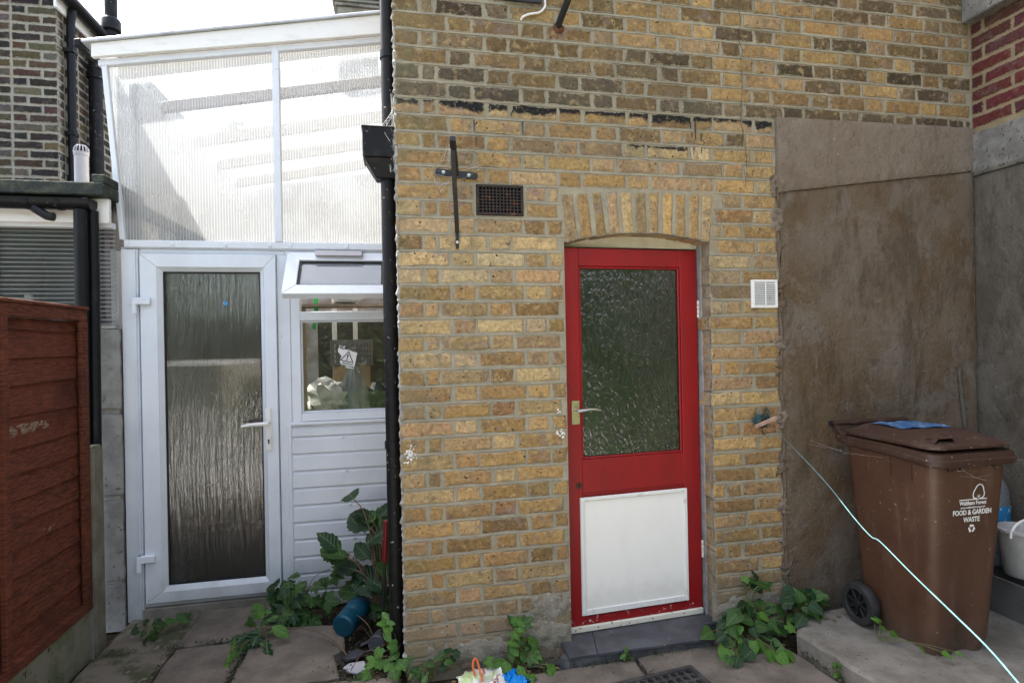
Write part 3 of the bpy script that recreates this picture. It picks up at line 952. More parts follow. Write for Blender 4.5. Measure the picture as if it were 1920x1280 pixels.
# ---- red door
DA, DB = Vector((.775, .06)), Vector((1.535, .105))
DD = (DB - DA).normalized()
DW = (DB - DA).length
ZB = .056
def dmap(b, start=0):
    for i in range(start, len(b.v)):
        s_, t_, z = b.v[i]
        q = DA + DD * s_ + Vector((-DD.y, DD.x)) * t_
        b.v[i] = (q.x, q.y, z)
    return b
def dbox(*args):
    return dmap(MB().box(*args))
T = .044
dz0, dz1 = ZB, 1.953
g0, g1, gz0, gz1 = .098, .664, .898, 1.864
q0, q1, qz0, qz1 = .080, .676, .128, .712
dm = MB()
dm.box(0, g0, 0, T, dz0, dz1).box(g1, DW, 0, T, dz0, dz1)
dm.box(g0, g1, .001, T - .001, gz1, dz1 - .001).box(g0, g1, .001, T - .001, qz1 + .02, gz0).box(g0, g1, .001, T - .001, dz0 + .001, qz0 - .01)
dmap(dm)
door = dm.build('door', M['red_paint'], house, bevel=.0022)
dmap(MB().box(g0 - .004, g1 + .004, .018, .024, gz0 - .004, gz1 + .004)).build('pane', M['glass_pebble'], door, origin=(1.6, 0, 0))
bd = MB()
for a in ((g0 + .0005, g0 + .012, gz0, gz1), (g1 - .012, g1 - .0005, gz0, gz1)):
    bd.box(a[0], a[1], .006, .017, a[2] + .0005, a[3] - .0005)
bd.box(g0 + .012, g1 - .012, .006, .017, gz0 + .0005, gz0 + .012).box(g0 + .012, g1 - .012, .006, .017, gz1 - .012, gz1 - .0005)
dmap(bd).build('glazing_bead', M['red_paint'], door, bevel=.003)
wp = MB().box(q0, q1, -.0030, -.0006, qz0, qz1)
for _ in range(1): pass
dmap(wp).build('panel_face', M['white_paint'], door)
wb = MB()
for a in ((q0, q0 + .02, qz0, qz1), (q1 - .02, q1, qz0, qz1)):
    wb.box(a[0], a[1], -.0115, -.0031, a[2], a[3])
wb.box(q0 + .02, q1 - .02, -.0115, -.0031, qz0, qz0 + .03).box(q0 + .02, q1 - .02, -.0115, -.0031, qz1 - .018, qz1)
dmap(wb).build('panel_moulding', M['white_gloss'], door, bevel=.003)
pf2 = MB().box(q0 - .0, q1, .010, .035, qz0 - .012, qz1 + .022)
dmap(pf2).build('panel_core', M['red_paint'], door)
ws = MB().box(.004, DW - .004, -.016, -.0006, ZB - .006, ZB + .024)
wso = dmap(ws).build('weather_bar', M['white_chipped'], door, bevel=.004)
for s_ in (.04, .16, .33, .46, .64):
    dmap(MB().lathe([(.0035, -.0172), (.0035, -.012)], (s_, 0, ZB + .009 + jit(rn, .004)), 'y', 8)).build('screw', M['rust'], wso)
hp = dmap(MB().box(.046, .088, -.004, -.0005, 1.077, 1.193)).build('handle_plate', M['brass'], door, bevel=.0015)
hb = MB().tube([(.066, -.004, 1.147), (.066, -.045, 1.147)], [.010, .009], 12)
hb.tube([(.066, -.045, 1.147), (.085, -.050, 1.149), (.12, -.050, 1.153), (.155, -.048, 1.152), (.184, -.046, 1.145)], [.010, .0085, .0065, .0055, .0045], 10)
dmap(hb).build('handle', M['steel'], door, smooth=True)
dmap(MB().lathe([(.017, -.004), (.017, -.002), (.016, -.0005)], (.079, 0, .772), 'y', 18)).build('keyhole_plate', M['rust'], door)
dmap(MB().lathe([(.0045, -.0052), (.0045, -.004)], (.079, 0, .776), 'y', 12).box(.0768, .0812, -.0051, -.0041, .762, .776)).build('keyhole', M['void'], door)
for z in (1.60, .34):
    hg = MB()
    for k in range(4):
        hg.lathe([(.006, k * .023), (.006, k * .023 + .020)], (DW + .004, -.003, z), 'z', 10)
    dmap(hg).build('hinge', M['white_chipped'], door)
# frame: grey jambs, cream head above the door
MB().box(1.5415, 1.552, .075, .21, -.02, 2.03).box(.7801, .787, .13, .21, -.02, 2.03).build('door_frame', M['grey_wood'], house, bevel=.002)
MB().box(.781, 1.5405, .108, .20, 1.962, 2.035).build('door_head', M['cream_wood'], house, bevel=.003)
MB().box(.785, 1.541, .16, .20, -.02, .040).build('threshold', M['grey_wood'], house, bevel=.003)
# slate covered step
stp = MB().prism([(.742, -.128), (.742, .16), (1.553, .16), (1.553, -.003), (1.462, -.003), (1.462, -.128)], -.05, .034, 'z').build('step', M['slate_edge'], house, bevel=.004)
MB().prism([(.725, -.140), (.725, -.006), (.782, -.006), (.782, .155), (.925, .155), (.860, -.140)], .0345, .048, 'z').build('tile', M['slate'], stp, bevel=.0015)
MB().prism([(.862, -.140), (.927, .155), (1.552, .155), (1.552, -.006), (1.470, -.006), (1.470, -.140)], .0345, .048, 'z').build('tile', M['slate'], stp, bevel=.0015)
lump = MB().lathe([(.005, -.05), (.042, -.04), (.045, -.01), (.034, .022), (.01, .032)], (.728, -.088, 0), 'z', 12)
lump.rough(.014, 22)
lump.build('mortar_lump', M['slate_edge'], stp, smooth=False)
# ragged skins of cement and old paint that thin out into the brickwork
def skin(name, mat, cx, cz, sx, sz, th, seed, n=16, y0=-.004, fr=28, sparse=0.0):
    b = MB()
    def fn(u, v):
        a, c = u * 2 - 1, v * 2 - 1
        x, z = cx + a * sx, cz + c * sz
        q = Vector((x * fr + seed, seed, z * fr))
        e = 1 - sparse - math.hypot(a, c) * (1 - sparse * .5) + (.55 + sparse) * mnoise.noise(q) + .35 * mnoise.noise(q * 2.6)
        if abs(a) > .99 or abs(c) > .99: e = min(e, -.3)
        return (min(max(x, -.004), .777) if cx < 1 else x, y0 + .004 - (th + .004) * max(-.4, min(1, e * 2.2)), z)
    b.grid(fn, n, n)
    return b.build(name, mat, house, smooth=True, normals=False)
skin('cement_skin', M['cement_wall'], .665, .215, .135, .085, .007, 3.1)
skin('cement_skin', M['cement_wall'], .66, .095, .16, .085, .008, 8.4)
skin('cement_skin', M['cement_wall'], .35, .055, .30, .06, .007, 5.7)
skin('cement_skin', M['cement_wall'], 1.75, .10, .22, .10, .007, 6.3)
for (x, z, sx, sz, sd) in skin2:
    skin('render_crumbs', M['render_patch'] if sd < 40 else M['render_brown'], x, z, sx, sz, .016, sd, 14, -.006, 45, .2)
for (x, z, r0, sd) in [(.742, 1.045, .020, 1.0), (.74, 1.155, .010, 2.0), (.030, 1.005, .024, 3.0), (.030, .972, .024, 4.0)]:
    skin('paint_splash', M['white_gloss'], x, z, r0 * 1.3, r0 * 1.2, .0042, sd * 7.7, 34, -.0052, 95, .62)

# ---- downpipe with hopper, on the flank of the extension
dp = MB().tube([(-.036, .12, 3.6), (-.036, .12, 2.47)], .034, 18)
dp.tube([(-.046, .105, 2.31), (-.046, .105, -.05)], .034, 18)
dpo = dp.build('downpipe', M['black_old'], house, smooth=True)
hpz = MB().box(-.157, -.008, .03, .19, 2.352, 2.492)
hpz.add([(-.150, .035, 2.351), (-.010, .035, 2.351), (-.010, .185, 2.351), (-.150, .185, 2.351), (-.100, .06, 2.262), (-.012, .06, 2.262), (-.012, .15, 2.262), (-.100, .15, 2.262)],
        [(0, 1, 2, 3), (4, 7, 6, 5), (0, 4, 5, 1), (1, 5, 6, 2), (2, 6, 7, 3), (3, 7, 4, 0)])
hpz.box(-.162, -.006, .026, .194, 2.484, 2.494)
hpz.build('hopper', M['black_old'], dpo, bevel=.004)
for z in (2.86, 1.02):
    xo = -.036 if z > 2 else -.046
    yo = .12 if z > 2 else .105
    b = MB().lathe([(.0345, -.017), (.039, -.017), (.039, .017), (.0345, .017)], (xo, yo, z), 'z', 18, cap=False)
    b.box(xo + .02, -.004, yo - .004, yo + .035, z - .016, z + .016)
    b.build('pipe_bracket', M['black_plastic'], dpo)

# ------------------------------------------------------------------ right-hand boundary wall: red brick over grey render
rw = thing('boundary_wall', (3.35, -1.2, 0), 'red brick wall over a grey rendered base, behind the brown wheelie bin', 'wall')
rwc = MB().box(3.20, 3.42, -3.4, -.002, 2.60, 6.2)  # top carried up out of view to block sky light from the right
rwo = rwc.build('wall', M['mortar_buff'], rw)
rr = random.Random(77)
for i in range(17):
    zc = 2.675 + i * .075
    if zc > 3.22 and zc < 3.42: continue
    y = -.006 - (.075 if i % 2 else .0)
    if i % 2:
        g = brick_geo(.006, .068, zc - .031, zc + .031, 0, .02, tuple(q * rr.uniform(.8, 1.2) for q in (.082, .026, .026)), rr, .002)
        brick_object(swing(g, lambda X, Y, Z: (3.2 + Y - .005, -X, Z)), M['brick_red'], rwo)
    k = 0
    while y > (-.75 if i < 9 else -.4):
        w = .215
        g = brick_geo(-y, -y + w, zc - .031, zc + .031, 0, .02, tuple(q * rr.uniform(.8, 1.25) for q in (.090, .028, .027)), rr, .002)
        d_ = rr.uniform(.003, .006)
        brick_object(swing(g, lambda X, Y, Z, d_=d_: (3.2 + Y - d_, -X, Z)), M['brick_red'], rwo)
        y -= w + .012
b = MB()
b.grid(lambda u, v: (3.196 + .006 * mnoise.noise(Vector((1.3, u * 11, v * 9))), lerp(-2.6, -.003, u), lerp(-.05, 2.37, v)), 60, 60)
b.build('render_coat', M['render_grey'], rw, smooth=True)
MB().box(3.21, 3.42, -2.6, -.002, -.06, 2.595).build('base', M['render_grey'], rw)
MB().prism([(3.185, 2.375), (3.21, 2.375), (3.21, 2.62), (3.182, 2.605), (3.172, 2.395)], -2.6, -.004).build('lintel', M['cement_dark'], rw, bevel=.004)
MB().box(3.135, 3.42, -2.6, -.004, 3.235, 3.40).build('sill', M['cement_dark'], rw, bevel=.006)

# ------------------------------------------------------------------ white lean-to conservatory between the two houses
YA = .90
con = thing('conservatory', (-.78, YA, 0), 'white plastic conservatory with fluted clear upper panels and a frosted door', 'conservatory')
def con_top(x): return lerp(3.175, 3.488, (x + 1.6) / 1.6)
def con_bot(x): return lerp(3.062, 3.335, (x + 1.6) / 1.6)
U = M['upvc']
MB().box(-1.515, -1.428, YA - .012, YA + .06, -.03, 2.05).build('corner_post', U, con, bevel=.003)
MB().box(-1.448, -1.440, YA - .020, YA - .0125, .0, 2.05).box(-1.434, -1.4285, YA - .018, YA - .0125, .0, 2.05).build('post_bead', U, con, bevel=.0015)
MB().box(-1.427, -.655, YA - .004, YA + .06, 2.026, 2.053).box(-1.427, -1.418, YA - .004, YA + .06, .03, 2.0255).box(-.700, -.6305, YA - .010, YA + .06, -.03, 2.0255).build('door_frame', U, con, bevel=.003)
MB().box(-1.43, -.702, YA - .006, YA + .08, .045, .070).build('threshold', U, con, bevel=.003)
MB().box(-1.43, -.702, YA - .03, YA + .08, -.03, .0445).build('sill_block', M['concrete'], con, bevel=.004)
# rail above the door with capped screws
rail = MB().box(-1.492, -.018, YA - .030, YA - .013, 2.058, 2.098)
ro = rail.build('rail', U, con, bevel=.003)
for px in (-1.476, -1.245, -.97, -.73, -.62, -.30):
    MB().lathe([(.002, -.036), (.010, -.034), (.012, -.030)], (px, YA, 2.077), 'y', 12).build('screw_cap', U, ro, smooth=True)
MB().box(-1.512, -.002, YA - .012, YA + .06, 2.0535, 2.0575).build('packer', U, con)
MB().box(-.654, -.002, YA - .010, YA + .06, 2.026, 2.053).build('window_head', U, con, bevel=.002)
# door leaf: four mitred lengths of profile
lx0, lx1, lz0, lz1 = -1.414, -.703, .073, 2.022
gx0, gx1, gz0_, gz1_ = -1.305, -.790, .158, 1.925
cd = MB()
def mitred(b, o, i, y0, y1, gap=.0006):
    (ox0, ox1, oz0, oz1), (ix0, ix1, iz0, iz1) = o, i
    b.prism([(ox0, oz0 + gap), (ix0, iz0 + gap), (ix0, iz1 - gap), (ox0, oz1 - gap)], y0, y1)
    b.prism([(ox1, oz1 - gap), (ix1, iz1 - gap), (ix1, iz0 + gap), (ox1, oz0 + gap)], y0, y1)
    b.prism([(ox0 + gap, oz1), (ix0 + gap, iz1), (ix1 - gap, iz1), (ox1 - gap, oz1)], y0, y1)
    b.prism([(ox0 + gap, oz0), (ox1 - gap, oz0), (ix1 - gap, iz0), (ix0 + gap, iz0)], y0, y1)
    return b
mitred(cd, (lx0, lx1, lz0, lz1), (gx0 - .022, gx1 + .022, gz0_ - .022, gz1_ + .022), YA - .034, YA + .03)
cdo = cd.build('door', U, con, bevel=.0025)
# sloping glazing bead
bb = MB()
A = [(gx0 - .0215, gz0_ - .0215), (gx1 + .0215, gz0_ - .0215), (gx1 + .0215, gz1_ + .0215), (gx0 - .0215, gz1_ + .0215)]
Bq = [(gx0, gz0_), (gx1, gz0_), (gx1, gz1_), (gx0, gz1_)]
for k in range(4):
    a0, a1, b0, b1 = A[k], A[(k + 1) % 4], Bq[k], Bq[(k + 1) % 4]
    bb.add([(a0[0], YA - .032, a0[1]), (a1[0], YA - .032, a1[1]), (b1[0], YA - .012, b1[1]), (b0[0], YA - .012, b0[1]), (b0[0], YA + .004, b0[1]), (b1[0], YA + .004, b1[1])], [(0, 1, 2, 3), (3, 2, 5, 4)])
bb.build('glazing_bead', U, cdo)
gk = MB()
for (a, b_, c, d_) in ((gx0, gx0 + .009, gz0_, gz1_), (gx1 - .009, gx1, gz0_, gz1_), (gx0 + .009, gx1 - .009, gz0_, gz0_ + .009), (gx0 + .009, gx1 - .009, gz1_ - .009, gz1_)):
    gk.box(a + .0004, b_ - .0004, YA - .0055, YA + .003, c + .0004, d_ - .0004)
gk.build('gasket', M['gasket'], cdo)
MB().box(gx0, gx1, YA + .004, YA + .010, gz0_, gz1_).build('pane', M['glass_reeded'], cdo)
MB().prism([(-.985 + .012 * math.cos(t), 1.745 + .014 * math.sin(t)) for t in [k * math.pi / 5 for k in range(10)]], YA + .0020, YA + .0032).build('sticker', plain('blue_sticker', (.03, .22, .5), (.5, .6, .7), 80, .5, .6, bump=0), cdo)
for z in (1.737, .308):
    h = MB().box(-1.446, -1.356, YA - .058, YA - .0345, z, z + .040)
    h.lathe([(.012, -.052), (.013, -.045), (.013, .040)], (-1.437, YA - .046, z), 'z', 12)
    h.build('hinge', U, cdo, bevel=.003)
hd = MB().box(-.771, -.737, YA - .047, YA - .0345, .89, 1.142)
hdo = hd.build('handle_plate', M['white_gloss'], cdo, bevel=.006, seg=2)
MB().tube([(-.754, YA - .046, 1.052), (-.754, YA - .085, 1.052), (-.79, YA - .092, 1.052), (-.84, YA - .090, 1.050), (-.889, YA - .085, 1.043)], [.012, .012, .011, .010, .008], 10).build('handle', M['white_gloss'], cdo, smooth=True)
MB().lathe([(.006, -.0485), (.006, -.047)], (-.754, YA, .952), 'y', 10).box(-.758, -.750, YA - .0486, YA - .0471, .932, .952).build('keyhole', M['black_metal'], hdo)
# window bay
wf = MB().box(-.630, -.5765, YA - .006, YA + .06, 1.03, 2.0255).box(-.055, -.001, YA - .006, YA + .06, 1.03, 2.0255)
wf.box(-.576, -.0555, YA - .006, YA + .06, 1.640, 1.694).box(-.576, -.0555, YA - .006, YA + .06, 1.045, 1.094)
wf.box(-.576, -.0555, YA + .0, YA + .06, 2.012, 2.0255)
win = wf.build('window', U, con, bevel=.003)
MB().box(-.635, -.001, YA - .022, YA - .0065, 1.026, 1.044).build('sill', U, win, bevel=.003)
bq = MB()
for (a, b_, c, d_) in ((-.576, -.566, 1.0945, 1.6395), (-.066, -.056, 1.0945, 1.6395), (-.5655, -.0665, 1.0945, 1.105), (-.5655, -.0665, 1.629, 1.6395)):
    bq.box(a, b_, YA + .006, YA + .02, c, d_)
bq.build('glazing_bead', U, win, bevel=.003)
MB().box(-.568, -.064, YA + .021, YA + .025, 1.097, 1.637).build('pane', M['glass'], win)
# warning label stuck on the glass, tilted and torn
RX = Matrix.Rotation(math.pi / 2, 3, 'X')
TL = RAD(13)
RS = Matrix.Rotation(TL, 3, 'Y') @ RX
stk = MB().prism([(-.058, .062), (-.020, .064), (-.018, .045), (-.006, .046), (.055, .038), (.056, -.060), (.012, -.063), (-.005, -.050), (-.02, -.058), (-.035, -.03), (-.03, .0), (-.058, .025)], -.0004, .0004)
stk.turn((0, 0, 0), 'Y', TL)
stk.v = [(p[0] - .318, p[1] + YA + .0202, p[2] + 1.418) for p in stk.v]
paper = plain('white_label', (.80, .80, .80), (.72, .72, .72), 20, bump=0)
ink = plain('black_ink', (.015, .015, .015), bump=0)
sko = stk.build('warning_label', paper, win)
def onlabel(dx, dz):
    v = Matrix.Rotation(TL, 3, 'Y') @ Vector((dx, 0, dz))
    return (v.x - .318, YA + .0192, v.z + 1.418)
tri = MB()
TP = [(-.036, -.026), (.046, -.026), (.005, .040)]
for k in range(3):
    a, c = Vector(TP[k]), Vector(TP[(k + 1) % 3])
    ctr = Vector((.005, -.004))
    ai, ci = a + (ctr - a) * .22, c + (ctr - c) * .22
    tri.prism([tuple(a), tuple(c), tuple(ci), tuple(ai)], -.0003, .0003)
tri.turn((0, 0, 0), 'Y', TL)
tri.v = [(p[0] - .318, p[1] + YA + .0192, p[2] + 1.418) for p in tri.v]
tri.build('warning_triangle', ink, sko)
text_part('!', .05, onlabel(.005, .0), RS, ink, sko, 'exclamation_mark', 1.1, .001)
text_part('HEA', .026, onlabel(-.036, .051), RS, ink, sko, 'heading', 1.1, .0008)
text_part('HANDLE', .014, onlabel(.012, -.037), RS, ink, sko, 'caption', 1.2, .0004)
text_part('WITH CARE', .014, onlabel(.016, -.052), RS, ink, sko, 'caption', 1.1, .0004)
# top light, hinged at its head and propped open
tl0 = MB()
mitred(tl0, (-.632, -.020, 1.672, 2.010), (-.560, -.090, 1.742, 1.944), YA - .055, YA - .012)
PV, ANG = (0, YA - .012, 2.010), -RAD(40)
tl0.turn(PV, 'X', ANG)
tlo = tl0.build('top_light', U, win, bevel=.003)
b = MB().box(-.561, -.089, YA - .036, YA - .031, 1.741, 1.945).turn(PV, 'X', ANG)
b.build('pane', M['glass_dusty_sheen'], tlo)
b = MB()
for (a, b_, c, d_) in ((-.560, -.548, 1.742, 1.944), (-.102, -.090, 1.742, 1.944), (-.548, -.102, 1.742, 1.752), (-.548, -.102, 1.934, 1.944)):
    b.box(a, b_, YA - .047, YA - .037, c, d_)
b.turn(PV, 'X', ANG).build('gasket', M['gasket'], tlo)
b = MB().box(-.60, -.05, YA - .0119, YA + .004, 1.70, 1.716).box(-.60, -.05, YA - .0119, YA - .004, 1.716, 1.74).turn(PV, 'X', ANG)
b.build('drip_lip', U, tlo)
b = MB().lathe([(.010, 0), (.018, .004), (.018, .014), (.008, .018)], (-.325, YA - .002, 1.690), 'z', 12).turn(PV, 'X', ANG)
b.build('catch', U, tlo)
b = MB().prism([(YA - .10, 2.013), (YA - .014, 2.013), (YA - .014, 2.052), (YA - .075, 2.044)], -.475, -.210, 'x')
tv = b.build('trickle_vent', M['grey_plastic'], win, bevel=.002)
# shiplap boards under the window
MB().box(-.655, -.6355, YA - .018, YA + .03, -.07, 1.0255).build('trim', U, con, bevel=.002)
for k in range(11):
    z1 = 1.024 - .0 if k == 0 else .955 - (k - 1) * .1005
    z0 = .955 - k * .1005 + .002
    b = MB().prism([(YA - .004, z0), (YA - .010, z0 + .004), (YA - .008, z1 - .016), (YA - .001, z1 - .009), (YA - .001, z1), (YA + .02, z1), (YA + .02, z0)], -.635, -.002, 'x')
    bo = b.build('board', M['upvc_board'], con)
    if k % 2 and k < 9:
        MB().lathe([(.002, -.0155), (.007, -.014), (.008, -.010)], (-.36 + .01 * k, YA, z1 - .012), 'y', 10).build('screw_cap', U, bo)
# fluted upper sheets and the bars that hold them
def sheet(name, pts, mat):
    return MB().prism(pts, YA + .004, YA + .010).build(name, mat, con)
sheet('fluted_panel', [(-1.487, 2.085), (-.700, 2.085), (-.700, con_bot(-.70) + .01), (-1.565, con_bot(-1.565) + .01)], M['poly_v'])
sheet('fluted_panel', [(-.664, 2.085), (-.020, 2.085), (-.020, con_bot(-.02) + .01), (-.664, con_bot(-.664) + .01)], M['poly_v'])
MB().prism([(-1.513, 2.0985), (-1.486, 2.0985), (-1.560, con_bot(-1.56)), (-1.587, con_bot(-1.587))], YA - .028, YA + .003).build('edge_bar', U, con, bevel=.003)
MB().prism([(-.702, 2.0985), (-.662, 2.0985), (-.662, con_bot(-.662) + .02), (-.702, con_bot(-.702) + .02)], YA - .034, YA + .003).build('glazing_bar', U, con, bevel=.003)
MB().prism([(-.050, 2.0985), (-.003, 2.0985), (-.003, con_bot(-.003)), (-.050, con_bot(-.050))], YA - .028, YA + .003).build('edge_bar', U, con, bevel=.003)
MB().prism([(-1.60, con_bot(-1.6) - .012), (-.003, con_bot(-.003) - .012), (-.003, con_bot(-.003) + .022), (-1.60, con_bot(-1.6) + .022)], YA - .032, YA + .003).build('head_bar', U, con, bevel=.003)
MB().prism([(-1.62, con_bot(-1.62) + .024), (-.003, con_bot(-.003) + .024), (-.003, con_top(-.003) - .012), (-1.62, con_top(-1.62) - .012)], YA - .062, YA - .035).build('fascia', M['white_wood'], con, bevel=.003)
MB().prism([(-1.66, con_top(-1.66) - .0115), (-.003, con_top(-.003) - .0115), (-.003, con_top(-.003) + .004), (-1.66, con_top(-1.66) + .004)], YA - .080, YA + .03).build('capping', M['alu'], con, bevel=.002)
MB().prism([(-1.69, con_top(-1.69) - .03), (-1.661, con_top(-1.66) - .03), (-1.661, con_top(-1.66) + .006), (-1.69, con_top(-1.69) + .006)], YA - .085, YA + .10).build('end_cap', M['black_plastic'], con, bevel=.002)
# roof: fluted sheet on level purlins
MB().add([(-1.66, YA - .03, con_top(-1.66) - .004), (-.003, YA - .03, con_top(-.003) - .004), (-.003, 4.1, con_top(-.003) - .004), (-1.66, 4.1, con_top(-1.66) - .004)], [(0, 1, 2, 3)]).build('roof_sheet', M['poly_roof'], con, normals=False)
for y, h in ((YA + .10, .115), (1.62, .07), (2.25, .09), (2.85, .09), (3.45, .09)):
    MB().prism([(-1.56, con_top(-1.56) - .012 - h), (-.004, con_top(-.004) - .012 - h), (-.004, con_top(-.004) - .012), (-1.56, con_top(-1.56) - .012)], y, y + .05).build('purlin', M['timber'], con, bevel=.003)
MB().prism([(1.27, -.06), (4.05, -.06), (4.05, 3.14), (1.27, 3.14)], -1.60, -1.56, 'x').build('side_wall', M['plaster'], con)
MB().prism([(YA + .065, -.06), (1.269, -.06), (1.269, 2.05), (YA + .065, 2.05)], -1.60, -1.56, 'x').build('side_wall', M['plaster'], con)
MB().prism([(YA + .065, 2.052), (1.269, 2.052), (1.269, 3.14), (YA + .065, 3.14)], -1.585, -1.577, 'x').build('side_panel', M['poly_side'], con)
b = MB().box(-1.5595, -1.552, 1.55, 3.3, 1.3, 2.36)
b.build('side_window', plain('dark_window', (.06, .065, .065), (.10, .10, .10), 5, rough=.2, bump=0), con)
MB().box(-1.56, -.004, 4.06, 4.2, -.06, 3.6).build('back_wall', plain('back_wall_brick', (.36, .31, .285), (.60, .59, .58), 2.2, .4, .6), con)
MB().box(-1.56, -.004, YA + .065, 4.05, -.05, .03).build('floor', M['floor_in'], con)

# ------------------------------------------------------------------ things kept inside the conservatory
def inside(name, mb, mat, label, cat, smooth=False, bevel=0.0):
    zlo = min(p[2] for p in mb.v)
    cx = sum(p[0] for p in mb.v) / len(mb.v)
    cy = sum(p[1] for p in mb.v) / len(mb.v)
    return mb.build(name, mat, None, bevel=bevel, smooth=smooth, origin=(cx, cy, zlo), label=label, cat=cat)
def cone_sack():
    b = MB()
    b.lathe([(.135, -.0), (.12, .05), (.095, .15), (.07, .25), (.05, .31), (.04, .335), (.01, .34)], (-.31, 1.40, .985), 'z', 30)
    for i, p in enumerate(b.v):
        t = math.atan2(p[1] - 1.40, p[0] + .31)
        k = 1 + .16 * math.sin(t * 5 + 3 * p[2]) + .08 * math.sin(t * 11 + 9 * p[2])
        b.v[i] = (-.31 + (p[0] + .31) * k, 1.40 + (p[1] - 1.40) * k * .8, p[2] + (.02 * math.sin(t * 3) if p[2] > 1.2 else 0))
    return b
wood = plain('bench_wood', (.30, .24, .17), (.22, .17, .12), 6)
wt = thing('work_table', (-.32, 1.55, .03), 'wooden work table behind the window, heaped with household clutter', 'table')
MB().box(-.62, -.03, 1.22, 1.90, .95, .98).build('table_top', wood, wt, bevel=.003)
for x in (-.58, -.08):
    for y in (1.26, 1.85):
        MB().box(x - .022, x + .022, y - .022, y + .022, .03, .9495).build('leg', wood, wt)
rk = random.Random(4)
def lumpy(cx, cy, cz, rx, ry, rz, amp, sc, seed, n=24):
    b = MB()
    prof = [(math.sin(t), -math.cos(t)) for t in [math.pi * k / 12 for k in range(13)]]
    b.lathe([(max(r, .001), h) for r, h in prof], (0, 0, 0), 'z', n, cap=True)
    for i, p in enumerate(b.v):
        q = Vector(p)
        d = 1 + amp * mnoise.noise(q * sc + Vector((seed, 0, 0))) + amp * .5 * mnoise.noise(q * sc * 2.7 + Vector((0, seed, 0)))
        b.v[i] = (cx + q.x * rx * d, cy + q.y * ry * d, max(cz + q.z * rz * d, cz - rz * .92))
    return b
inside('dark_backdrop', MB().box(-.66, -.03, 2.3, 2.6, .031, 1.72), plain('dark_backdrop_wood', (.035, .028, .024), (.05, .042, .036), 5), 'dark dresser added to darken the room behind the window clutter', 'backdrop')  # dark block added to stand for the room's shade behind the window
inside('cloth_heap', lumpy(-.46, 1.42, 1.10, .15, .12, .125, .75, 2.6, 3.0), plain('white_cloth', (.62, .60, .56), (.40, .38, .36), 14), 'crumpled white cloths heaped behind the left of the window', 'cloth', True)
inside('plastic_sack', cone_sack(), plain('grey_film', (.16, .17, .18), (.26, .27, .28), 9, rough=.25, stretch=(3, 3, .5)), 'shiny grey plastic sack standing in the middle of the window', 'sack', True)
inside('black_bag', lumpy(-.14, 1.42, 1.09, .09, .10, .115, .6, 2.4, 5.5), plain('black_cloth', (.016, .016, .018), rough=.7), 'black fabric bag behind the right of the window', 'bag', True)
cr0 = MB()
for (x0, x1, y0, y1) in ((-.50, -.20, 1.70, 1.712), (-.50, -.20, 1.85, 1.862), (-.50, -.488, 1.712, 1.85), (-.212, -.20, 1.712, 1.85)):
    cr0.box(x0, x1, y0, y1, 1.34, 1.355).box(x0, x1, y0, y1, 1.50, 1.53)
    nn = 13 if x1 - x0 > .1 else 6
    for k in range(nn + 1):
        if x1 - x0 > .1:
            xx = lerp(x0, x1 - .010, k / nn)
            cr0.box(xx, xx + .010, y0, y1, 1.355, 1.50)
        else:
            yy = lerp(y0, y1 - .010, k / nn)
            cr0.box(x0, x1, yy, yy + .010, 1.355, 1.50)
for k in range(3):
    z = 1.385 + k * .036
    cr0.box(-.499, -.201, 1.701, 1.711, z, z + .012)
cr0.box(-.488, -.212, 1.712, 1.85, 1.34, 1.346)
inside('storage_basket', cr0, plain('grey_basket_plastic', (.13, .12, .135), rough=.5), 'grey slatted plastic basket high behind the window', 'basket')
inside('stacked_box', MB().box(-.48, -.22, 1.70, 1.86, .981, 1.338), plain('cardboard', (.26, .18, .11), (.20, .14, .09), 8), 'cardboard box under the grey slatted basket', 'box', bevel=.004)
for x, lab in ((-.52, 'white upright post left of the grey basket behind the window'), (-.36, 'white upright post behind the grey basket in the window')):
    inside('white_post', MB().box(x, x + .035, 2.05, 2.085, .031, 2.3), M['white_wood'], lab, 'post', bevel=.003)
inside('green_strap', MB().prism([(-.545, 1.60), (-.525, 1.59), (-.505, 1.72), (-.505, 1.9), (-.52, 2.0), (-.535, 1.9), (-.53, 1.72)], 1.15, 1.156), plain('green_plastic', (.05, .45, .10), bump=0), 'bright green strap hanging behind the small open window', 'strap')
inside('bottle_on_its_side', MB().lathe([(.012, -.09), (.042, -.085), (.045, .05), (.02, .085), (.014, .10)], (-.33, 1.16, 1.80), 'x', 16), plain('clear_plastic', (.5, .55, .6), rough=.2, bump=0), 'clear plastic bottle lying behind the open top window', 'bottle', True)
inside('inner_shelf', MB().box(-.62, -.03, 1.08, 1.28, 1.735, 1.752).box(-.62, -.60, 1.08, 1.28, 1.0, 1.7345).box(-.05, -.03, 1.08, 1.28, 1.0, 1.7345), wood, 'narrow wooden shelf just inside the small open window', 'shelf')
inside('dark_coat', lumpy(-.89, 1.18, .66, .17, .10, .60, .28, 1.8, 12.0), plain('dark_coat_cloth', (.02, .018, .02), (.05, .02, .02), 6), 'dark coat shape blurred behind the right of the frosted door', 'coat', True)
inside('dark_box', MB().box(-1.24, -.80, 1.00, 1.14, .031, .42), plain('dark_box_card', (.028, .027, .028)), 'big dark box low behind the frosted door', 'box', bevel=.01)
inside('hanging_blanket', MB().grid(lambda u, v: (lerp(-1.46, -.70, u), 1.10 + .02 * math.sin(u * 25), lerp(1.42, 2.02, v)), 40, 4), plain('dark_blanket', (.055, .058, .058), (.085, .09, .088), 6), 'dark blanket hung inside across the top of the frosted door', 'blanket', True)
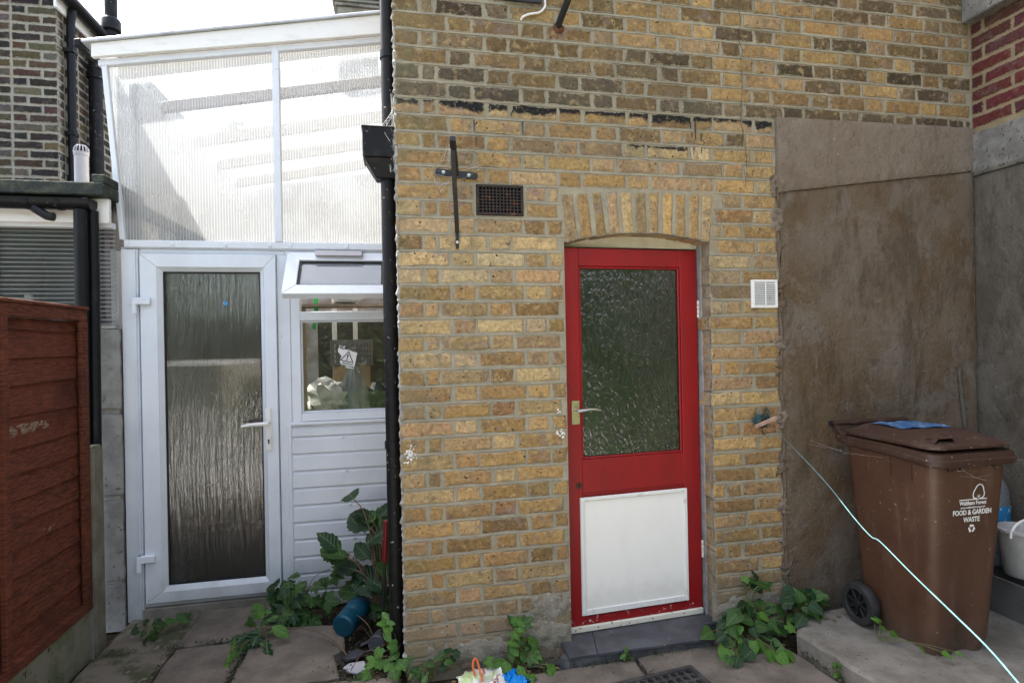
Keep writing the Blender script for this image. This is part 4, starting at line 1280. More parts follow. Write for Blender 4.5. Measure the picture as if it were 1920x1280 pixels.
inside('pale_reflector', MB().box(-1.50, -1.08, 1.20, 1.75, .031, 1.40), M['white_wood'], 'pale upright freezer added to lighten the left of the frosted door', 'reflector', bevel=.02)  # white box added to give the frosted pane its pale sheen
inside('red_bag', lumpy(-.86, 1.22, .90, .07, .06, .11, .2, 1.8, 14.0), plain('red_cloth', (.22, .02, .02)), 'dull red bag blurred behind the frosted door near its handle', 'bag', True)
inside('dark_bundle', lumpy(-1.16, 1.07, .56, .13, .06, .13, .3, 1.5, 17.0), plain('dark_bundle_cloth', (.03, .03, .032)), 'dark bundle heaped low behind the frosted door', 'bundle', True)

# ------------------------------------------------------------------ neighbour's lean-to on the left
lean = thing('lean_to', (-2.2, .9, 0), 'neighbouring flat-roofed lean-to with a clear ribbed window and black gutter', 'lean-to')
YL = .86
MB().box(-3.4, -1.512, .70, 2.9, 2.300, 2.368).build('roof', M['felt'], lean, bevel=.006)
MB().box(-1.575, -1.512, .72, 1.2, 2.3685, 2.415).build('upstand', M['felt'], lean, bevel=.004)
MB().box(-3.4, -1.520, .775, .805, 2.168, 2.2995).build('fascia', M['white_wood'], lean, bevel=.003)
MB().box(-3.4, -1.524, .8055, .86, 2.150, 2.180).build('window_head', U, lean)
MB().box(-3.0, -1.530, YL, YL + .008, 1.625, 2.165).build('ribbed_panel', M['poly_h'], lean)
for x in (-2.10,):
    MB().box(x - .02, x + .02, YL - .012, YL - .001, 1.625, 2.149).build('glazing_bar', M['alu'], lean)
MB().box(-3.0, -1.53, YL - .012, YL + .03, 1.606, 1.6245).build('sill', M['cement'], lean)
# gutter
gt = MB()
NG = 12
for k, (xa) in enumerate((-3.4, -1.575)):
    gt.v += [(xa, .725 + r_ * math.cos(t), 2.276 + r_ * math.sin(t)) for r_ in (.052, .047) for t in [math.pi + math.pi * q / NG for q in range(NG + 1)]]
n1 = NG + 1
for q in range(NG):
    gt.f += [(q, q + 1, 2 * n1 + q + 1, 2 * n1 + q), (n1 + q, 3 * n1 + q, 3 * n1 + q + 1, n1 + q + 1)]
gt.f += [(0, 2 * n1, 3 * n1, n1), (NG, n1 + NG, 3 * n1 + NG, 2 * n1 + NG)]
gt.f += [(2 * n1 + q, 2 * n1 + q + 1, 3 * n1 + q + 1, 3 * n1 + q) for q in range(NG)]
gt.lathe([(.054, -.012), (.054, .012)], (-1.585, .725, 2.276), 'x', 24)
for i in range(len(gt.v)):
    p = gt.v[i]
    if p[2] > 2.279: gt.v[i] = (p[0], p[1], 2.279)
gto = gt.build('gutter', M['black_plastic'], lean, smooth=True)
for x in (-1.86, -1.72):
    b = MB()
    for t0, t1 in [(math.pi + math.pi * q / 10, math.pi + math.pi * (q + 1) / 10) for q in range(10)]:
        b.add([(x + dx, .725 + .056 * math.cos(t), 2.276 + .056 * math.sin(t)) for dx in (-.012, .012) for t in (t0, t1)], [(0, 1, 3, 2)])
    b.build('gutter_clip', M['black_plastic'], gto)
MB().tube([(-1.83, .70, 2.225), (-1.77, .70, 2.185), (-1.74, .70, 2.18)], .022, 8).build('loose_bracket', M['black_plastic'], gto, smooth=True)
MB().tube([(-1.628, .727, 2.225), (-1.628, .727, 1.9), (-1.642, .727, .1)], .034, 16).tube([(-1.580, .75, 2.225), (-1.580, .75, 1.9), (-1.592, .75, .1)], .022, 10).build('downpipe', M['black_plastic'], lean, smooth=True)
# block wall under the ribbed window
bw = MB().box(-3.0, -1.530, YL + .005, YL + .10, -.06, 1.6055).build('wall', M['cement'], lean)
for (x0, x1, z0, z1) in ((-1.655, -1.512, 1.172, 1.602), (-1.622, -1.512, .70, 1.135), (-1.622, -1.512, .235, .665), (-1.622, -1.512, -.05, .205), (-2.1, -1.69, 1.18, 1.60)):
    b = MB().grid(lambda u, v: (lerp(x0, x1, u), YL - .018, lerp(z0, z1, v)), 5, 10)
    for i, p in enumerate(b.v):
        b.v[i] = (p[0] + jit(rk, .004), p[1] + .004 * mnoise.noise(Vector(p) * 14) + (.006 if p[0] in (x0, x1) else 0), p[2] + jit(rk, .003))
    k0 = len(b.v)
    nx = 6
    idx = list(range(nx)) + [j * nx + nx - 1 for j in range(1, 11)] + [10 * nx + i for i in range(nx - 2, -1, -1)] + [j * nx for j in range(9, 0, -1)]
    b.v += [(b.v[i][0], YL + .004, b.v[i][2]) for i in idx]
    b.f += [(idx[q], k0 + q, k0 + (q + 1) % len(idx), idx[(q + 1) % len(idx)]) for q in range(len(idx))]
    b.build('block', M['block'], bw, smooth=True)
b = MB()
for k in range(26):
    x, z = -1.668 + jit(rk, .02), rk.uniform(1.0, 1.55)
    q = len(b.v)
    b.lathe([(.001, -.018), (rk.uniform(.008, .022), -.008), (rk.uniform(.015, .03), .01)], (x, YL - .012, z), 'y', 7)
b.rough(.008, 30)
b.build('mortar_snots', M['cement'], bw, smooth=True)
MB().box(-3.0, -2.9, YL + .1, 2.9, -.06, 2.29).box(-1.63, -1.605, YL + .11, 2.9, -.06, 2.29).box(-2.9, -1.631, 2.8, 2.9, -.06, 2.29).build('side_walls', plain('lean_to_plaster', (.30, .26, .27), (.22, .19, .2), 2), lean)
MB().box(-2.9, -1.631, YL + .11, 2.79, -.055, .02).build('floor', M['floor_in'], lean)
yb = thing('yellow_bottle', (-2.09, 1.12, 1.55), 'yellow plastic bottle with white cap behind the ribbed lean-to window', 'bottle')
MB().lathe([(.040, 0), (.044, .01), (.044, .16), (.036, .195), (.018, .225)], (-2.09, 1.12, 1.55), 'z', 18).build('bottle_body', plain('yellow_plastic', (.62, .46, .06), rough=.3, bump=0), yb, smooth=True)
MB().lathe([(.019, .2255), (.021, .23), (.021, .262), (.016, .266)], (-2.09, 1.12, 1.55), 'z', 14).build('cap', M['white_gloss'], yb, smooth=True)
ls = MB().box(-2.5, -1.75, 1.0, 1.25, 1.528, 1.5495)
inside('window_shelf', ls, wood, 'plain shelf holding the yellow bottle inside the lean-to', 'shelf')
dk = inside('tall_dark_cupboard', MB().box(-1.76, -1.64, 1.3, 1.9, .021, 2.2), plain('dark_cupboard', (.02, .016, .018)), 'tall dark cupboard behind the right of the ribbed lean-to window', 'cupboard')
vp = thing('vent_pipe', (-1.99, 1.5, 2.368), 'short pale grey vent pipe with slotted cap on the lean-to roof', 'pipe')
MB().lathe([(.039, 0), (.039, .37)], (-1.99, 1.5, 2.369), 'z', 20).lathe([(.0395, .12), (.041, .125), (.041, .155), (.0395, .16)], (-1.99, 1.5, 2.369), 'z', 20, cap=False).build('pipe_body', M['grey_plastic'], vp, smooth=True)
vc = MB().lathe([(.041, .3705), (.0425, .375), (.0425, .395)], (-1.99, 1.5, 2.369), 'z', 20)
for k in range(14):
    t = 2 * math.pi * k / 14
    c, s_ = math.cos(t), math.sin(t)
    vc.tube([(-1.99 + .041 * c, 1.5 + .041 * s_, 2.763), (-1.99 + .037 * c, 1.5 + .037 * s_, 2.790), (-1.99 + .026 * c, 1.5 + .026 * s_, 2.805)], .004, 5)
vc.lathe([(.028, .432), (.028, .440), (.01, .443)], (-1.99, 1.5, 2.369), 'z', 20)
vc.build('slotted_cap', M['grey_plastic'], vp, smooth=True)
MB().lathe([(.030, .396), (.030, .431)], (-1.99, 1.5, 2.369), 'z', 16).build('cap_core', M['void'], vp)

# ------------------------------------------------------------------ neighbour's dark brick house behind the lean-to
nh = thing('neighbour_house', (-4.0, 5.0, 0), 'sooty stock brick house corner with black pipes behind the lean-to', 'house')
NX, NY = -2.88, 3.0
nw = MB().box(-6.5, NX, NY, 7.0, -.06, 4.62).build('wall', M['mortar_pale'], nh)
rn2 = random.Random(31)
PAL_N = [((.055, .045, .034), 4), ((.032, .028, .026), 4), ((.085, .066, .042), 3), ((.11, .085, .052), 1.5), ((.07, .044, .036), 1.5), ((.10, .095, .078), 1)]
def pickn():
    t = rn2.uniform(0, sum(w for _, w in PAL_N))
    for c, w in PAL_N:
        t -= w
        if t <= 0: break
    return tuple(q * rn2.uniform(.85, 1.2) for q in c)
for i in range(24):
    zc = 2.80 + i * .078
    if zc > 4.56: break
    qw = .215 if i % 2 else .105
    x1 = NX + .004
    k = 0
    w = qw
    while x1 > NX - .62:
        g = brick_geo(x1 - w, x1, zc - .030, zc + .030, NY - .006 + jit(rn2, .002), .1 if k == 0 else .02, pickn(), rn2, .003)
        brick_object(g, M['brick_dark'], nw)
        x1 -= w + .017
        k += 1
        w = .105 if w > .15 else .215
    y = NY + (.10 if i % 2 else .215) + .012
    k = 0
    while y < 4.25:
        w = (.215 if k % 2 else .105) if i % 2 == 0 else (.105 if k % 2 else .215)
        g = brick_geo(y, y + w, zc - .030, zc + .030, 0, .02, pickn(), rn2, .003)
        d_ = rn2.uniform(.003, .007)
        brick_object(swing(g, lambda X, Y, Z, d_=d_: (NX + d_ - Y, X, Z)), M['brick_dark'], nw)
        y += w + .017
        k += 1
MB().prism([(-6.6, 4.62), (NX + .10, 4.62), (-4.6, 6.0)], NY - .05, 7.1).build('roof', plain('roof_slate', (.05, .05, .055), (.08, .08, .085), 8), nh)
MB().box(NX + .008, NX + .030, NY - .05, 4.62, 4.46, 4.60).build('fascia', M['white_wood'], nh, bevel=.003)
MB().box(NX + .010, NX + .10, NY - .05, 4.62, 4.602, 4.616).build('soffit', M['white_wood'], nh)
MB().tube([(NX + .085, NY - .08, 4.585), (NX + .085, 4.65, 4.560)], .055, 14).build('gutter', M['black_plastic'], nh, smooth=True)
np_ = MB().tube([(NX + .07, 3.13, 4.55), (NX + .05, 3.13, 4.42), (NX + .05, 3.12, 2.369)], .034, 14)
npo = np_.build('downpipe', M['black_plastic'], nh, smooth=True)
for z in (4.16, 3.42):
    MB().box(NX + .006, NX + .088, 3.085, 3.165, z - .018, z + .018).build('pipe_bracket', M['black_plastic'], npo, bevel=.004)
sp_ = MB().tube([(NX + .09, 3.46, 2.369), (NX + .09, 3.46, 4.26), (NX + .10, 3.50, 4.36), (NX + .13, 3.60, 4.42), (NX + .13, 3.68, 4.48), (NX + .13, 3.70, 4.7), (NX + .13, 3.70, 6.6)], .056, 16)
spo = sp_.build('soil_pipe', M['black_old'], nh, smooth=True)
for z in (4.12, 2.72):
    MB().lathe([(.057, -.06), (.070, -.055), (.070, -.02), (.064, -.015), (.064, .03), (.070, .035), (.070, .06), (.057, .065)], (NX + .09, 3.46, z), 'z', 18, cap=False).build('pipe_collar', M['black_old'], spo, smooth=True)
MB().lathe([(.057, -.07), (.085, -.06), (.085, .04), (.070, .06), (.057, .065)], (NX + .13, 3.70, 4.72), 'z', 18, cap=False).build('pipe_collar', M['black_old'], spo, smooth=True)

# ------------------------------------------------------------------ far terrace whose chimney shows over the roof edge
ft = thing('terrace_house', (-1.0, 11.5, 0), 'distant house with only its pale banded chimney showing over the roof edge', 'house')
MB().box(-4.5, 3.5, 9.8, 14, -.06, 6.0).build('wall', plain('far_brick', (.27, .20, .11), (.2, .15, .09), 3), ft)
MB().prism([(9.6, 6.0), (14.2, 6.0), (11.9, 8.4)], -4.6, 3.6, 'x').build('roof', plain('far_slate', (.06, .06, .065), (.09, .09, .095), 5), ft)
ch = MB().box(-1.20, -.32, 10.85, 11.5, 6.8, 9.22).build('chimney', plain('chimney_brick', (.20, .17, .12), (.30, .28, .23), 3), ft)
for k, (e, z) in enumerate(((.05, 9.22), (.09, 9.30), (.13, 9.38), (.05, 9.46))):
    MB().box(-1.20 - e, -.32 + e, 10.85 - e, 11.5 + e, z + .003, z + .078).build('course', plain('chimney_course', (.33, .31, .26), (.10, .09, .08), 2.2), ch, bevel=.01)
for x in (-.95, -.55):
    MB().lathe([(.13, 0), (.11, .1), (.10, .45), (.13, .5)], (x, 11.15, 9.545), 'z', 14).build('chimney_pot', plain('terracotta', (.35, .16, .09)), ch, smooth=True)

# ------------------------------------------------------------------ left fence
FX = -1.565
fen = thing('timber_fence', (FX, -.35, .2), 'rust red waney-edge timber fence panel on a concrete gravel board', 'fence')
rf = random.Random(8)
yb0, yb1 = -1.27, .535
z = .236
k = 0
while z < 1.60:
    hgt = rf.uniform(.118, .145)
    b = MB()
    nseg = 22
    sd = rf.uniform(0, 50)
    slope = rf.uniform(-.008, .008)
    top = []
    for q in range(nseg + 1):
        y = lerp(yb0, yb1, q / nseg)
        wv = .005 * mnoise.noise(Vector((sd, y * 3, 0))) + .004 * mnoise.noise(Vector((sd, y * 14, 4))) + slope * (q / nseg)
        zz0 = z + wv
        zz1 = min(z + hgt + .03, 1.634)
        b.v += [(FX + .002, y, zz0), (FX + .009, y, zz0 + .002), (FX - .006, y, zz1), (FX - .014, y, zz1)]
    for q in range(nseg):
        for e in range(4):
            b.f.append((q * 4 + e, (q + 1) * 4 + e, (q + 1) * 4 + (e + 1) % 4, q * 4 + (e + 1) % 4))
    b.f += [(0, 1, 2, 3), (nseg * 4 + 3, nseg * 4 + 2, nseg * 4 + 1, nseg * 4)]
    b.build('board', M['fence'], fen)
    z += hgt - .010 - rf.uniform(0, .012)
    k += 1
for yy in (.513, -.055):
    for k in range(11):
        MB().lathe([(.0035, FX + .036 - 3), (.0035, FX + .030 - 3)], (3.0, yy + jit(rf, .006), .30 + k * .122), 'x', 7).build('nail', M['rust'], fen)
for (y, z, w, h_, sd) in ((.12, 1.165, .17, .026, 3), (-.0, 1.15, .06, .022, 8), (.27, .70, .10, .016, 15)):
    b = MB()
    def fw_(u, v, y=y, z=z, w=w, h_=h_, sd=sd):
        a, c = u * 2 - 1, v * 2 - 1
        q = Vector((u * 9 + sd, v * 2.2, sd))
        e = .30 - abs(a) * .45 - abs(c) * .55 + .8 * mnoise.noise(q) + .55 * mnoise.noise(q * 2.7)
        if abs(a) > .99 or abs(c) > .99: e = -.6
        return (FX + .004 + .0055 * max(-1, min(1, e * 2.2)), y + a * w, z + c * h_)
    b.grid(fw_, 44, 14)
    b.build('worn_patch', M['bare_grey_wood'], fen, normals=False)
MB().box(FX - .018, FX + .032, yb0, .566, 1.636, 1.690).build('top_rail', M['fence'], fen, bevel=.003)
MB().box(FX - .030, FX + .040, yb0, .570, 1.6905, 1.706).build('capping', M['fence'], fen, bevel=.003)
MB().box(FX - .016, FX + .034, .526, .566, .245, 1.6355).build('end_batten', M['fence'], fen, bevel=.002)
MB().box(FX + .018, FX + .033, .500, .5255, .245, 1.6355).build('end_batten', M['fence'], fen, bevel=.002)
MB().box(FX + .015, FX + .036, -.075, -.035, .245, 1.6355).build('batten', M['fence'], fen, bevel=.002)
MB().box(FX - .016, FX + .034, yb0, .566, .205, .2445).build('bottom_rail', M['fence'], fen, bevel=.002)
MB().box(FX - .020, FX + .026, -1.28, .552, -.05, .203).build('gravel_board', M['gravel_board'], None, bevel=.006, origin=None, label='mossy concrete gravel board under the red fence panel', cat='board')
po = MB().box(FX - .045, FX + .045, .568, .672, -.06, 1.005).rough(.002, 20)
po.build('fence_post', M['concrete_post'], None, bevel=.010, seg=2, label='short concrete fence post between red fence and white doorframe', cat='post')
po2 = MB().box(FX - .045, FX + .045, -1.40, -1.285, -.06, 1.75)
po2.build('fence_post', M['concrete_post'], None, bevel=.010, seg=2, label='concrete fence post at the near end of the red fence panel', cat='post')

# ------------------------------------------------------------------ garden behind the viewer, mirrored in the panes
rh = random.Random(13)
hv, hf = [], []
for k in range(20000):
    x = rh.uniform(-14, 14)
    top = 6.6 + 1.6 * mnoise.noise(Vector((x * .5, 0, 0)))  # crown raised to hold back low sky light from the house front
    z = rh.uniform(0, 1) ** .8 * top
    y = -15 + rh.uniform(-.8, .8) * (1 - .4 * z / 3)
    s_ = rh.uniform(.08, .20)
    n_ = Vector((jit(rh, 1), jit(rh, 1), jit(rh, 1))).normalized()
    a = n_.orthogonal().normalized() * s_
    b_ = n_.cross(a).normalized() * s_ * .6
    c = Vector((x, y, z))
    q = len(hv)
    hv += [tuple(c - a), tuple(c + b_), tuple(c + a), tuple(c - b_)]
    hf.append((q, q + 1, q + 2, q + 3))
hb_ = MB()
hb_.v, hb_.f = hv, hf
hb_.box(-14, 14, -15.3, -14.7, -.02, 5.0)
hb_.build('hedge', plain('hedge_leaves', (.022, .042, .012), (.038, .062, .018), 3, bump=0), normals=False, kind='stuff', label='leafy garden hedge across the far end of the lawn', cat='hedge')

# ------------------------------------------------------------------ wheelie bin
def bin_skin():
    n = NT('brown_bin_plastic')
    p = n.pos()
    c = n.mix(n.step(n.noise(p, 4, 5, .6), .35, .7), (.080, .037, .021), (.062, .028, .017))
    c = n.mix(n.ma('MULTIPLY', n.step(n.noise(n.scaled(p, (1, 1, .22)), 13, 6, .7), .54, .72), .38), c, (.17, .115, .082))
    c = n.mix(n.ma('MULTIPLY', n.step(n.noise(n.scaled(p, (.5, 1, 3.5)), 22, 6, .75, .5), .635, .67), .6), c, (.22, .17, .135))
    z = n.xyz(p)[2]
    low = n.ma('SUBTRACT', 1.0, n.step(n.ma('ADD', z, n.ma('MULTIPLY', n.noise(p, 14, 5, .7), .25)), .16, .40))
    c = n.mix(n.ma('MULTIPLY', low, .5), c, (.11, .085, .062))
    c = n.mix(n.step(n.noise(p, 60, 2, .5), .72, .75), c, (.26, .21, .18))
    n.base(c, n.mix(n.noise(p, 9, 4), (.30, .30, .30), (.52, .52, .52)), .45)
    n.bump(n.noise(p, 60, 5), .10, .002)
    return n.m
bin_plastic = bin_skin()
bin_lid = plain('dusty_brown_lid', (.042, .020, .013), (.085, .055, .042), 9, .48, .75, rough=.5, spec=.45, bump=.15, bscale=60, speck=(.32, .29, .26), spscale=75, splo=.68, sphi=.74)
wheel_rubber = plain('grey_black_rubber', (.015, .015, .016), (.026, .026, .026), 20, rough=.75, bump=.2)
white_print = plain('white_print', (.78, .77, .74), (.66, .65, .62), 60, rough=.6, bump=0)
wbin = thing('wheelie_bin', (2.40, -.38, .08), 'brown wheeled garden waste bin with white printed lettering beside the rendered wall', 'wheelie bin')
def rrect(x0, x1, y0, y1, r, n=5, m=8):
    P = []
    cs = [(x1 - r, y0 + r, -90), (x1 - r, y1 - r, 0), (x0 + r, y1 - r, 90), (x0 + r, y0 + r, 180)]
    for k, (cx, cy, a0) in enumerate(cs):
        arc = [(cx + r * math.cos(RAD(a0 + 90 * j / n)), cy + r * math.sin(RAD(a0 + 90 * j / n))) for j in range(n + 1)]
        P += arc
        nx_ = cs[(k + 1) % 4]
        e = (nx_[0] + r * math.cos(RAD(nx_[2])), nx_[1] + r * math.sin(RAD(nx_[2])))
        s_ = arc[-1]
        P += [(lerp(s_[0], e[0], j / m), lerp(s_[1], e[1], j / m)) for j in range(1, m)]
    return P
def loft(b, rings, cap0=True, cap1=True):
    n = len(rings[0])
    k = len(b.v)
    for ring in rings: b.v += ring
    for i in range(len(rings) - 1):
        for j in range(n):
            j2 = (j + 1) % n
            b.f.append((k + i * n + j, k + i * n + j2, k + (i + 1) * n + j2, k + (i + 1) * n + j))
    if cap0: b.f.append(tuple(k + j for j in range(n - 1, -1, -1)))
    if cap1: b.f.append(tuple(k + (len(rings) - 1) * n + j for j in range(n)))
    return b
rings = []
for q in range(15):
    t = q / 14
    z = .081 + t * .862
    x0, x1, y0, y1 = lerp(2.238, 2.200, t), lerp(2.545, 2.602, t), lerp(-.578, -.628, t), lerp(-.20, -.135, t)
    if q == 0: x0, x1, y0, y1 = x0 + .012, x1 - .012, y0 + .012, y1 - .012
    ring = []
    for (x, y) in rrect(x0, x1, y0, y1, .045):
        f = (x - x0) / (x1 - x0)
        if y < y0 + .02 and .06 < f < .94:
            for fc, hw in ((.56, .17), ):
                d = abs(f - fc)
                gdep = .022 * max(0, min(1, (.60 - t) / .5)) * max(0, min(1, (hw - d) / .035))
                y += gdep
        if x < x0 + .02:
            fy = (y - y0) / (y1 - y0)
            d = abs(fy - .30)
            x += .012 * max(0, min(1, (.58 - t) / .5)) * max(0, min(1, (.16 - d) / .03))
        ring.append((x, y, z))
    rings.append(ring)
loft(MB(), rings).build('body', bin_plastic, wbin, smooth=True)
rim = MB()
def rimring(e, z, zf):
    return [(x, y, lerp(z, zf, max(0, min(1, (-.45 - y) / .15)))) for x, y in rrect(2.186 - e, 2.636 + e, -.648 - e, -.112 + e, .05)]
loft(rim, [rimring(.0, .940, .922), rimring(.006, .945, .930), rimring(.006, .962, .950), rimring(.0, .966, .955), rimring(-.002, .985, .975), rimring(-.010, .988, .979)], True, True)
rim.build('rim', bin_lid, wbin, smooth=True)
# serrated comb under the front of the rim
for x in (2.26, 2.275, 2.29, 2.32, 2.50):
    MB().prism([(x, .925), (x + .016, .925), (x + .008, .905)], -.646, -.632).build('rim_tooth', bin_lid, wbin)
lid = MB()
def lr(e, z): return [(x, y, z) for x, y in rrect(2.196 + e, 2.626 - e, -.637 + e, -.120 + e, .055)]
def lr2(x0, x1, y0, y1, r, z): return [(x, y, z) for x, y in rrect(x0, x1, y0, y1, r)]
loft(lid, [lr(.002, .994), lr(-.004, .998), lr(-.004, 1.008), lr(.006, 1.013), lr2(2.235, 2.590, -.575, -.15, .05, 1.026), lr2(2.262, 2.562, -.53, -.17, .05, 1.046), lr2(2.272, 2.552, -.515, -.18, .05, 1.049)])
lido = lid.build('lid', bin_lid, wbin, smooth=True)
# hand hold scooped into the lid
hh = MB()
hh.add([(2.235, -.606, 1.0175), (2.345, -.612, 1.0175), (2.328, -.585, 1.024), (2.255, -.580, 1.024), (2.250, -.590, 1.034), (2.332, -.594, 1.034), (2.345, -.560, 1.034), (2.24, -.556, 1.034)],
       [(0, 1, 2, 3), (4, 5, 6, 7)])
hh.build('hand_hold', M['void'], lido, normals=False)
hs_ = MB()
for j in range(10):
    pass
hs_.grid(lambda u, v: (lerp(2.238, 2.346, u), lerp(-.604, -.545, v), 1.022 + .016 * min(1, 6 * u, 6 * (1 - u)) * (1 - .1 * v) + (.002 * v)), 12, 3)
hs_.build('hand_hold_hood', bin_lid, lido, smooth=True, normals=False)
hs2 = MB().grid(lambda u, v: (lerp(2.600, 2.650, u), lerp(-.40, -.33, v), 1.020 + .018 * min(1, 4 * u, 4 * (1 - u))), 8, 2)
hs2.build('lid_lug', bin_lid, lido, smooth=True, normals=False)
hn = MB().tube([(2.178, -.082, 1.038), (2.40, -.082, 1.040), (2.638, -.082, 1.038)], .0145, 12)
hn.lathe([(.017, 0), (.017, .03)], (2.30, -.082, 1.0385), 'x', 12).lathe([(.017, 0), (.017, .03)], (2.45, -.082, 1.0385), 'x', 12)
for x in (2.19, 2.62):
    hn.prism([(-.082, 1.050), (-.096, 1.030), (-.14, .99), (-.16, .955), (-.115, .945), (-.072, 1.030)], x - .008, x + .008, 'x')
hn.build('handle', bin_lid, wbin, smooth=True)
MB().lathe([(.016, -.006), (.016, .001)], (2.176, -.082, 1.038), 'x', 12).build('handle_end', M['gasket'], wbin)
for y in (-.52, -.41, -.27):
    MB().box(2.1965, 2.2045, y - .004, y + .004, .845, .935).build('side_rib', bin_plastic, wbin)
for x in (2.155, 2.585):
    tyre = MB().lathe([(.066, .004), (.070, 0), (.094, .0), (.100, .008), (.100, .040), (.094, .048), (.070, .048), (.066, .044), (.066, .004)], (x, -.245, .181), 'x', 30, cap=False).build('wheel', wheel_rubber, wbin, smooth=True)
    hub = MB().lathe([(.0655, .012), (.0655, .036)], (x, -.245, .181), 'x', 30, cap=False)
    hub.lathe([(.018, -.002), (.020, .004), (.020, .046)], (x, -.245, .181), 'x', 16)
    for k in range(8):
        t = 2 * math.pi * k / 8 + .2
        c, s_ = math.cos(t), math.sin(t)
        hub.tube([(x + .014, -.245 + .018 * c, .181 + .018 * s_), (x + .014, -.245 + .065 * c, .181 + .065 * s_)], .006, 6)
    hub.lathe([(.066, .0255), (.066, .0265)], (x, -.245, .181), 'x', 30)
    hub.build('rim_disc', plain('black_wheel_plastic', (.014, .014, .015), rough=.35, bump=0), tyre, smooth=True)
MB().tube([(2.21, -.245, .181), (2.58, -.245, .181)], .010, 10).build('axle', M['black_metal'], wbin, smooth=True)
# printed lettering on the front face
TILT = math.atan2(.05, .862)
RF = Matrix.Rotation(math.pi / 2 + TILT, 3, 'X')
def onbin(x, z): return (x, -.578 - (z - .081) / .862 * .05 - .0012, z)
text_part('FOOD & GARDEN', .0305, onbin(2.412, .716), RF, white_print, wbin, 'lettering', .83, .0006)
text_part('WASTE', .0305, onbin(2.410, .684), RF, white_print, wbin, 'lettering', .86, .0006)
text_part('Waltham Forest', .0245, onbin(2.414, .757), RF, white_print, wbin, 'lettering', .87, .0004)
text_part('www.walthamforest.gov.uk', .0125, onbin(2.414, .738), RF, white_print, wbin, 'lettering', .94, .0)
tr_ = MB()
out = [(-.010, 0), (-.026, .003), (-.030, .016), (-.027, .030), (-.018, .044), (-.010, .056), (.003, .062), (.016, .058), (.024, .046), (.026, .034), (.030, .022), (.027, .008), (.018, .001), (.006, .0)]
for (ax, az), (bx, bz) in zip(out[:-1], out[1:]):
    d = Vector((bx - ax, bz - az)).normalized()
    n_ = Vector((-d.y, d.x)) * .0022
    e_ = d * .001
    tr_.prism([(ax + n_.x - e_.x, az + n_.y - e_.y), (bx + n_.x + e_.x, bz + n_.y + e_.y), (bx - n_.x + e_.x, bz - n_.y + e_.y), (ax - n_.x - e_.x, az - n_.y - e_.y)], -.0003, .0003)
for dx, dz in ((-.010, .012), (-.004, .016), (.003, .017), (.009, .013)):
    tr_.prism([(-.001, .004), (.001, .004), (dx + .0008, dz), (dx - .0008, dz)], -.0002, .0002)
tr_.prism([(-.002, -.006), (.000, -.006), (.000, .006), (-.002, .006)], -.0003, .0003)
tr_.prism([(-.102, -.0045), (-.006, -.0045), (-.006, -.0005), (-.102, -.0005)], -.0003, .0003).prism([(.004, -.0045), (.044, -.0045), (.044, -.0005), (.004, -.0005)], -.0003, .0003)
tr_.turn((0, 0, 0), 'X', TILT)
o0 = onbin(2.443, .775)
tr_.v = [(p[0] + o0[0], p[1] + o0[1], p[2] + o0[2]) for p in tr_.v]
tr_.build('tree_emblem', white_print, wbin)
rcy = MB()
for k in range(3):
    a0 = math.pi / 2 + k * 2 * math.pi / 3
    pts = []
    for t in (-.85, -.45, .0, .42):
        pts.append((.0175 * math.cos(a0 + t), .0175 * math.sin(a0 + t)))
    for t in (.42, .0, -.45, -.85):
        pts.append((.0085 * math.cos(a0 + t), .0085 * math.sin(a0 + t)))
    rcy.prism(pts, -.0003, .0003)
    a1 = a0 + .42
    rcy.prism([(.021 * math.cos(a1), .021 * math.sin(a1)), (.0135 * math.cos(a1 + .55), .0135 * math.sin(a1 + .55)), (.005 * math.cos(a1), .005 * math.sin(a1))], -.0003, .0003)
rcy.turn((0, 0, 0), 'X', TILT)
o0 = onbin(2.412, .645)
rcy.v = [(p[0] + o0[0], p[1] + o0[1], p[2] + o0[2]) for p in rcy.v]
rcy.build('recycling_mark', white_print, wbin)
lf = MB().grid(lambda u, v: (lerp(2.285, 2.535, u) + .01 * v, lerp(-.40, -.20, v) - .02 * u, 1.0515 + .006 * math.sin(u * 7 + v * 3) ** 2), 10, 5)
lf.build('leaflet', plain('blue_leaflet', (.035, .12, .27), (.36, .42, .47), 45, .56, .62, rough=.35, bump=0), None, origin=(2.41, -.3, 1.05), smooth=True, normals=False, label='blue printed leaflet lying on the brown bin lid', cat='leaflet')

# ------------------------------------------------------------------ things right of the bin
tub = MB()
loft(tub, [[(x, y, z) for x, y in rrect(2.90 + e, 3.185 - e, -.62 + e, -.05 - e, .03)] for z, e in ((.081, .02), (.262, .0), (.270, -.004), (.270, .006), (.100, .026))], True, True)
tub.build('grey_tub', plain('grey_tub_plastic', (.15, .15, .145), (.10, .10, .096), 6, rough=.45), None, origin=(3.04, -.33, .08), smooth=True, label='dull grey plastic tub on the platform right of the bin', cat='tub')
bk = thing('paint_bucket', (3.055, -.345, .265), 'white plastic bucket with blue label standing on the grey tub', 'bucket')
BC = (3.055, -.345, .272)
bm_ = plain('white_bucket_plastic', (.48, .47, .45), (.38, .37, .35), 9, rough=.4, speck=(.2, .18, .15), spscale=50, splo=.7, sphi=.75)
MB().lathe([(.082, .0), (.086, .004), (.104, .215), (.112, .218), (.112, .232), (.104, .235), (.100, .225), (.082, .02), (.001, .018)], BC, 'z', 32, cap=True).build('bucket_body', bm_, bk, smooth=True)
lb = MB()
lb.grid(lambda u, v: (BC[0] + (lerp(.0893, .1003, v) + .0012) * math.cos(RAD(lerp(235, 330, u))), BC[1] + (lerp(.0893, .1003, v) + .0012) * math.sin(RAD(lerp(235, 330, u))), BC[2] + lerp(.045, .175, v)), 14, 4)
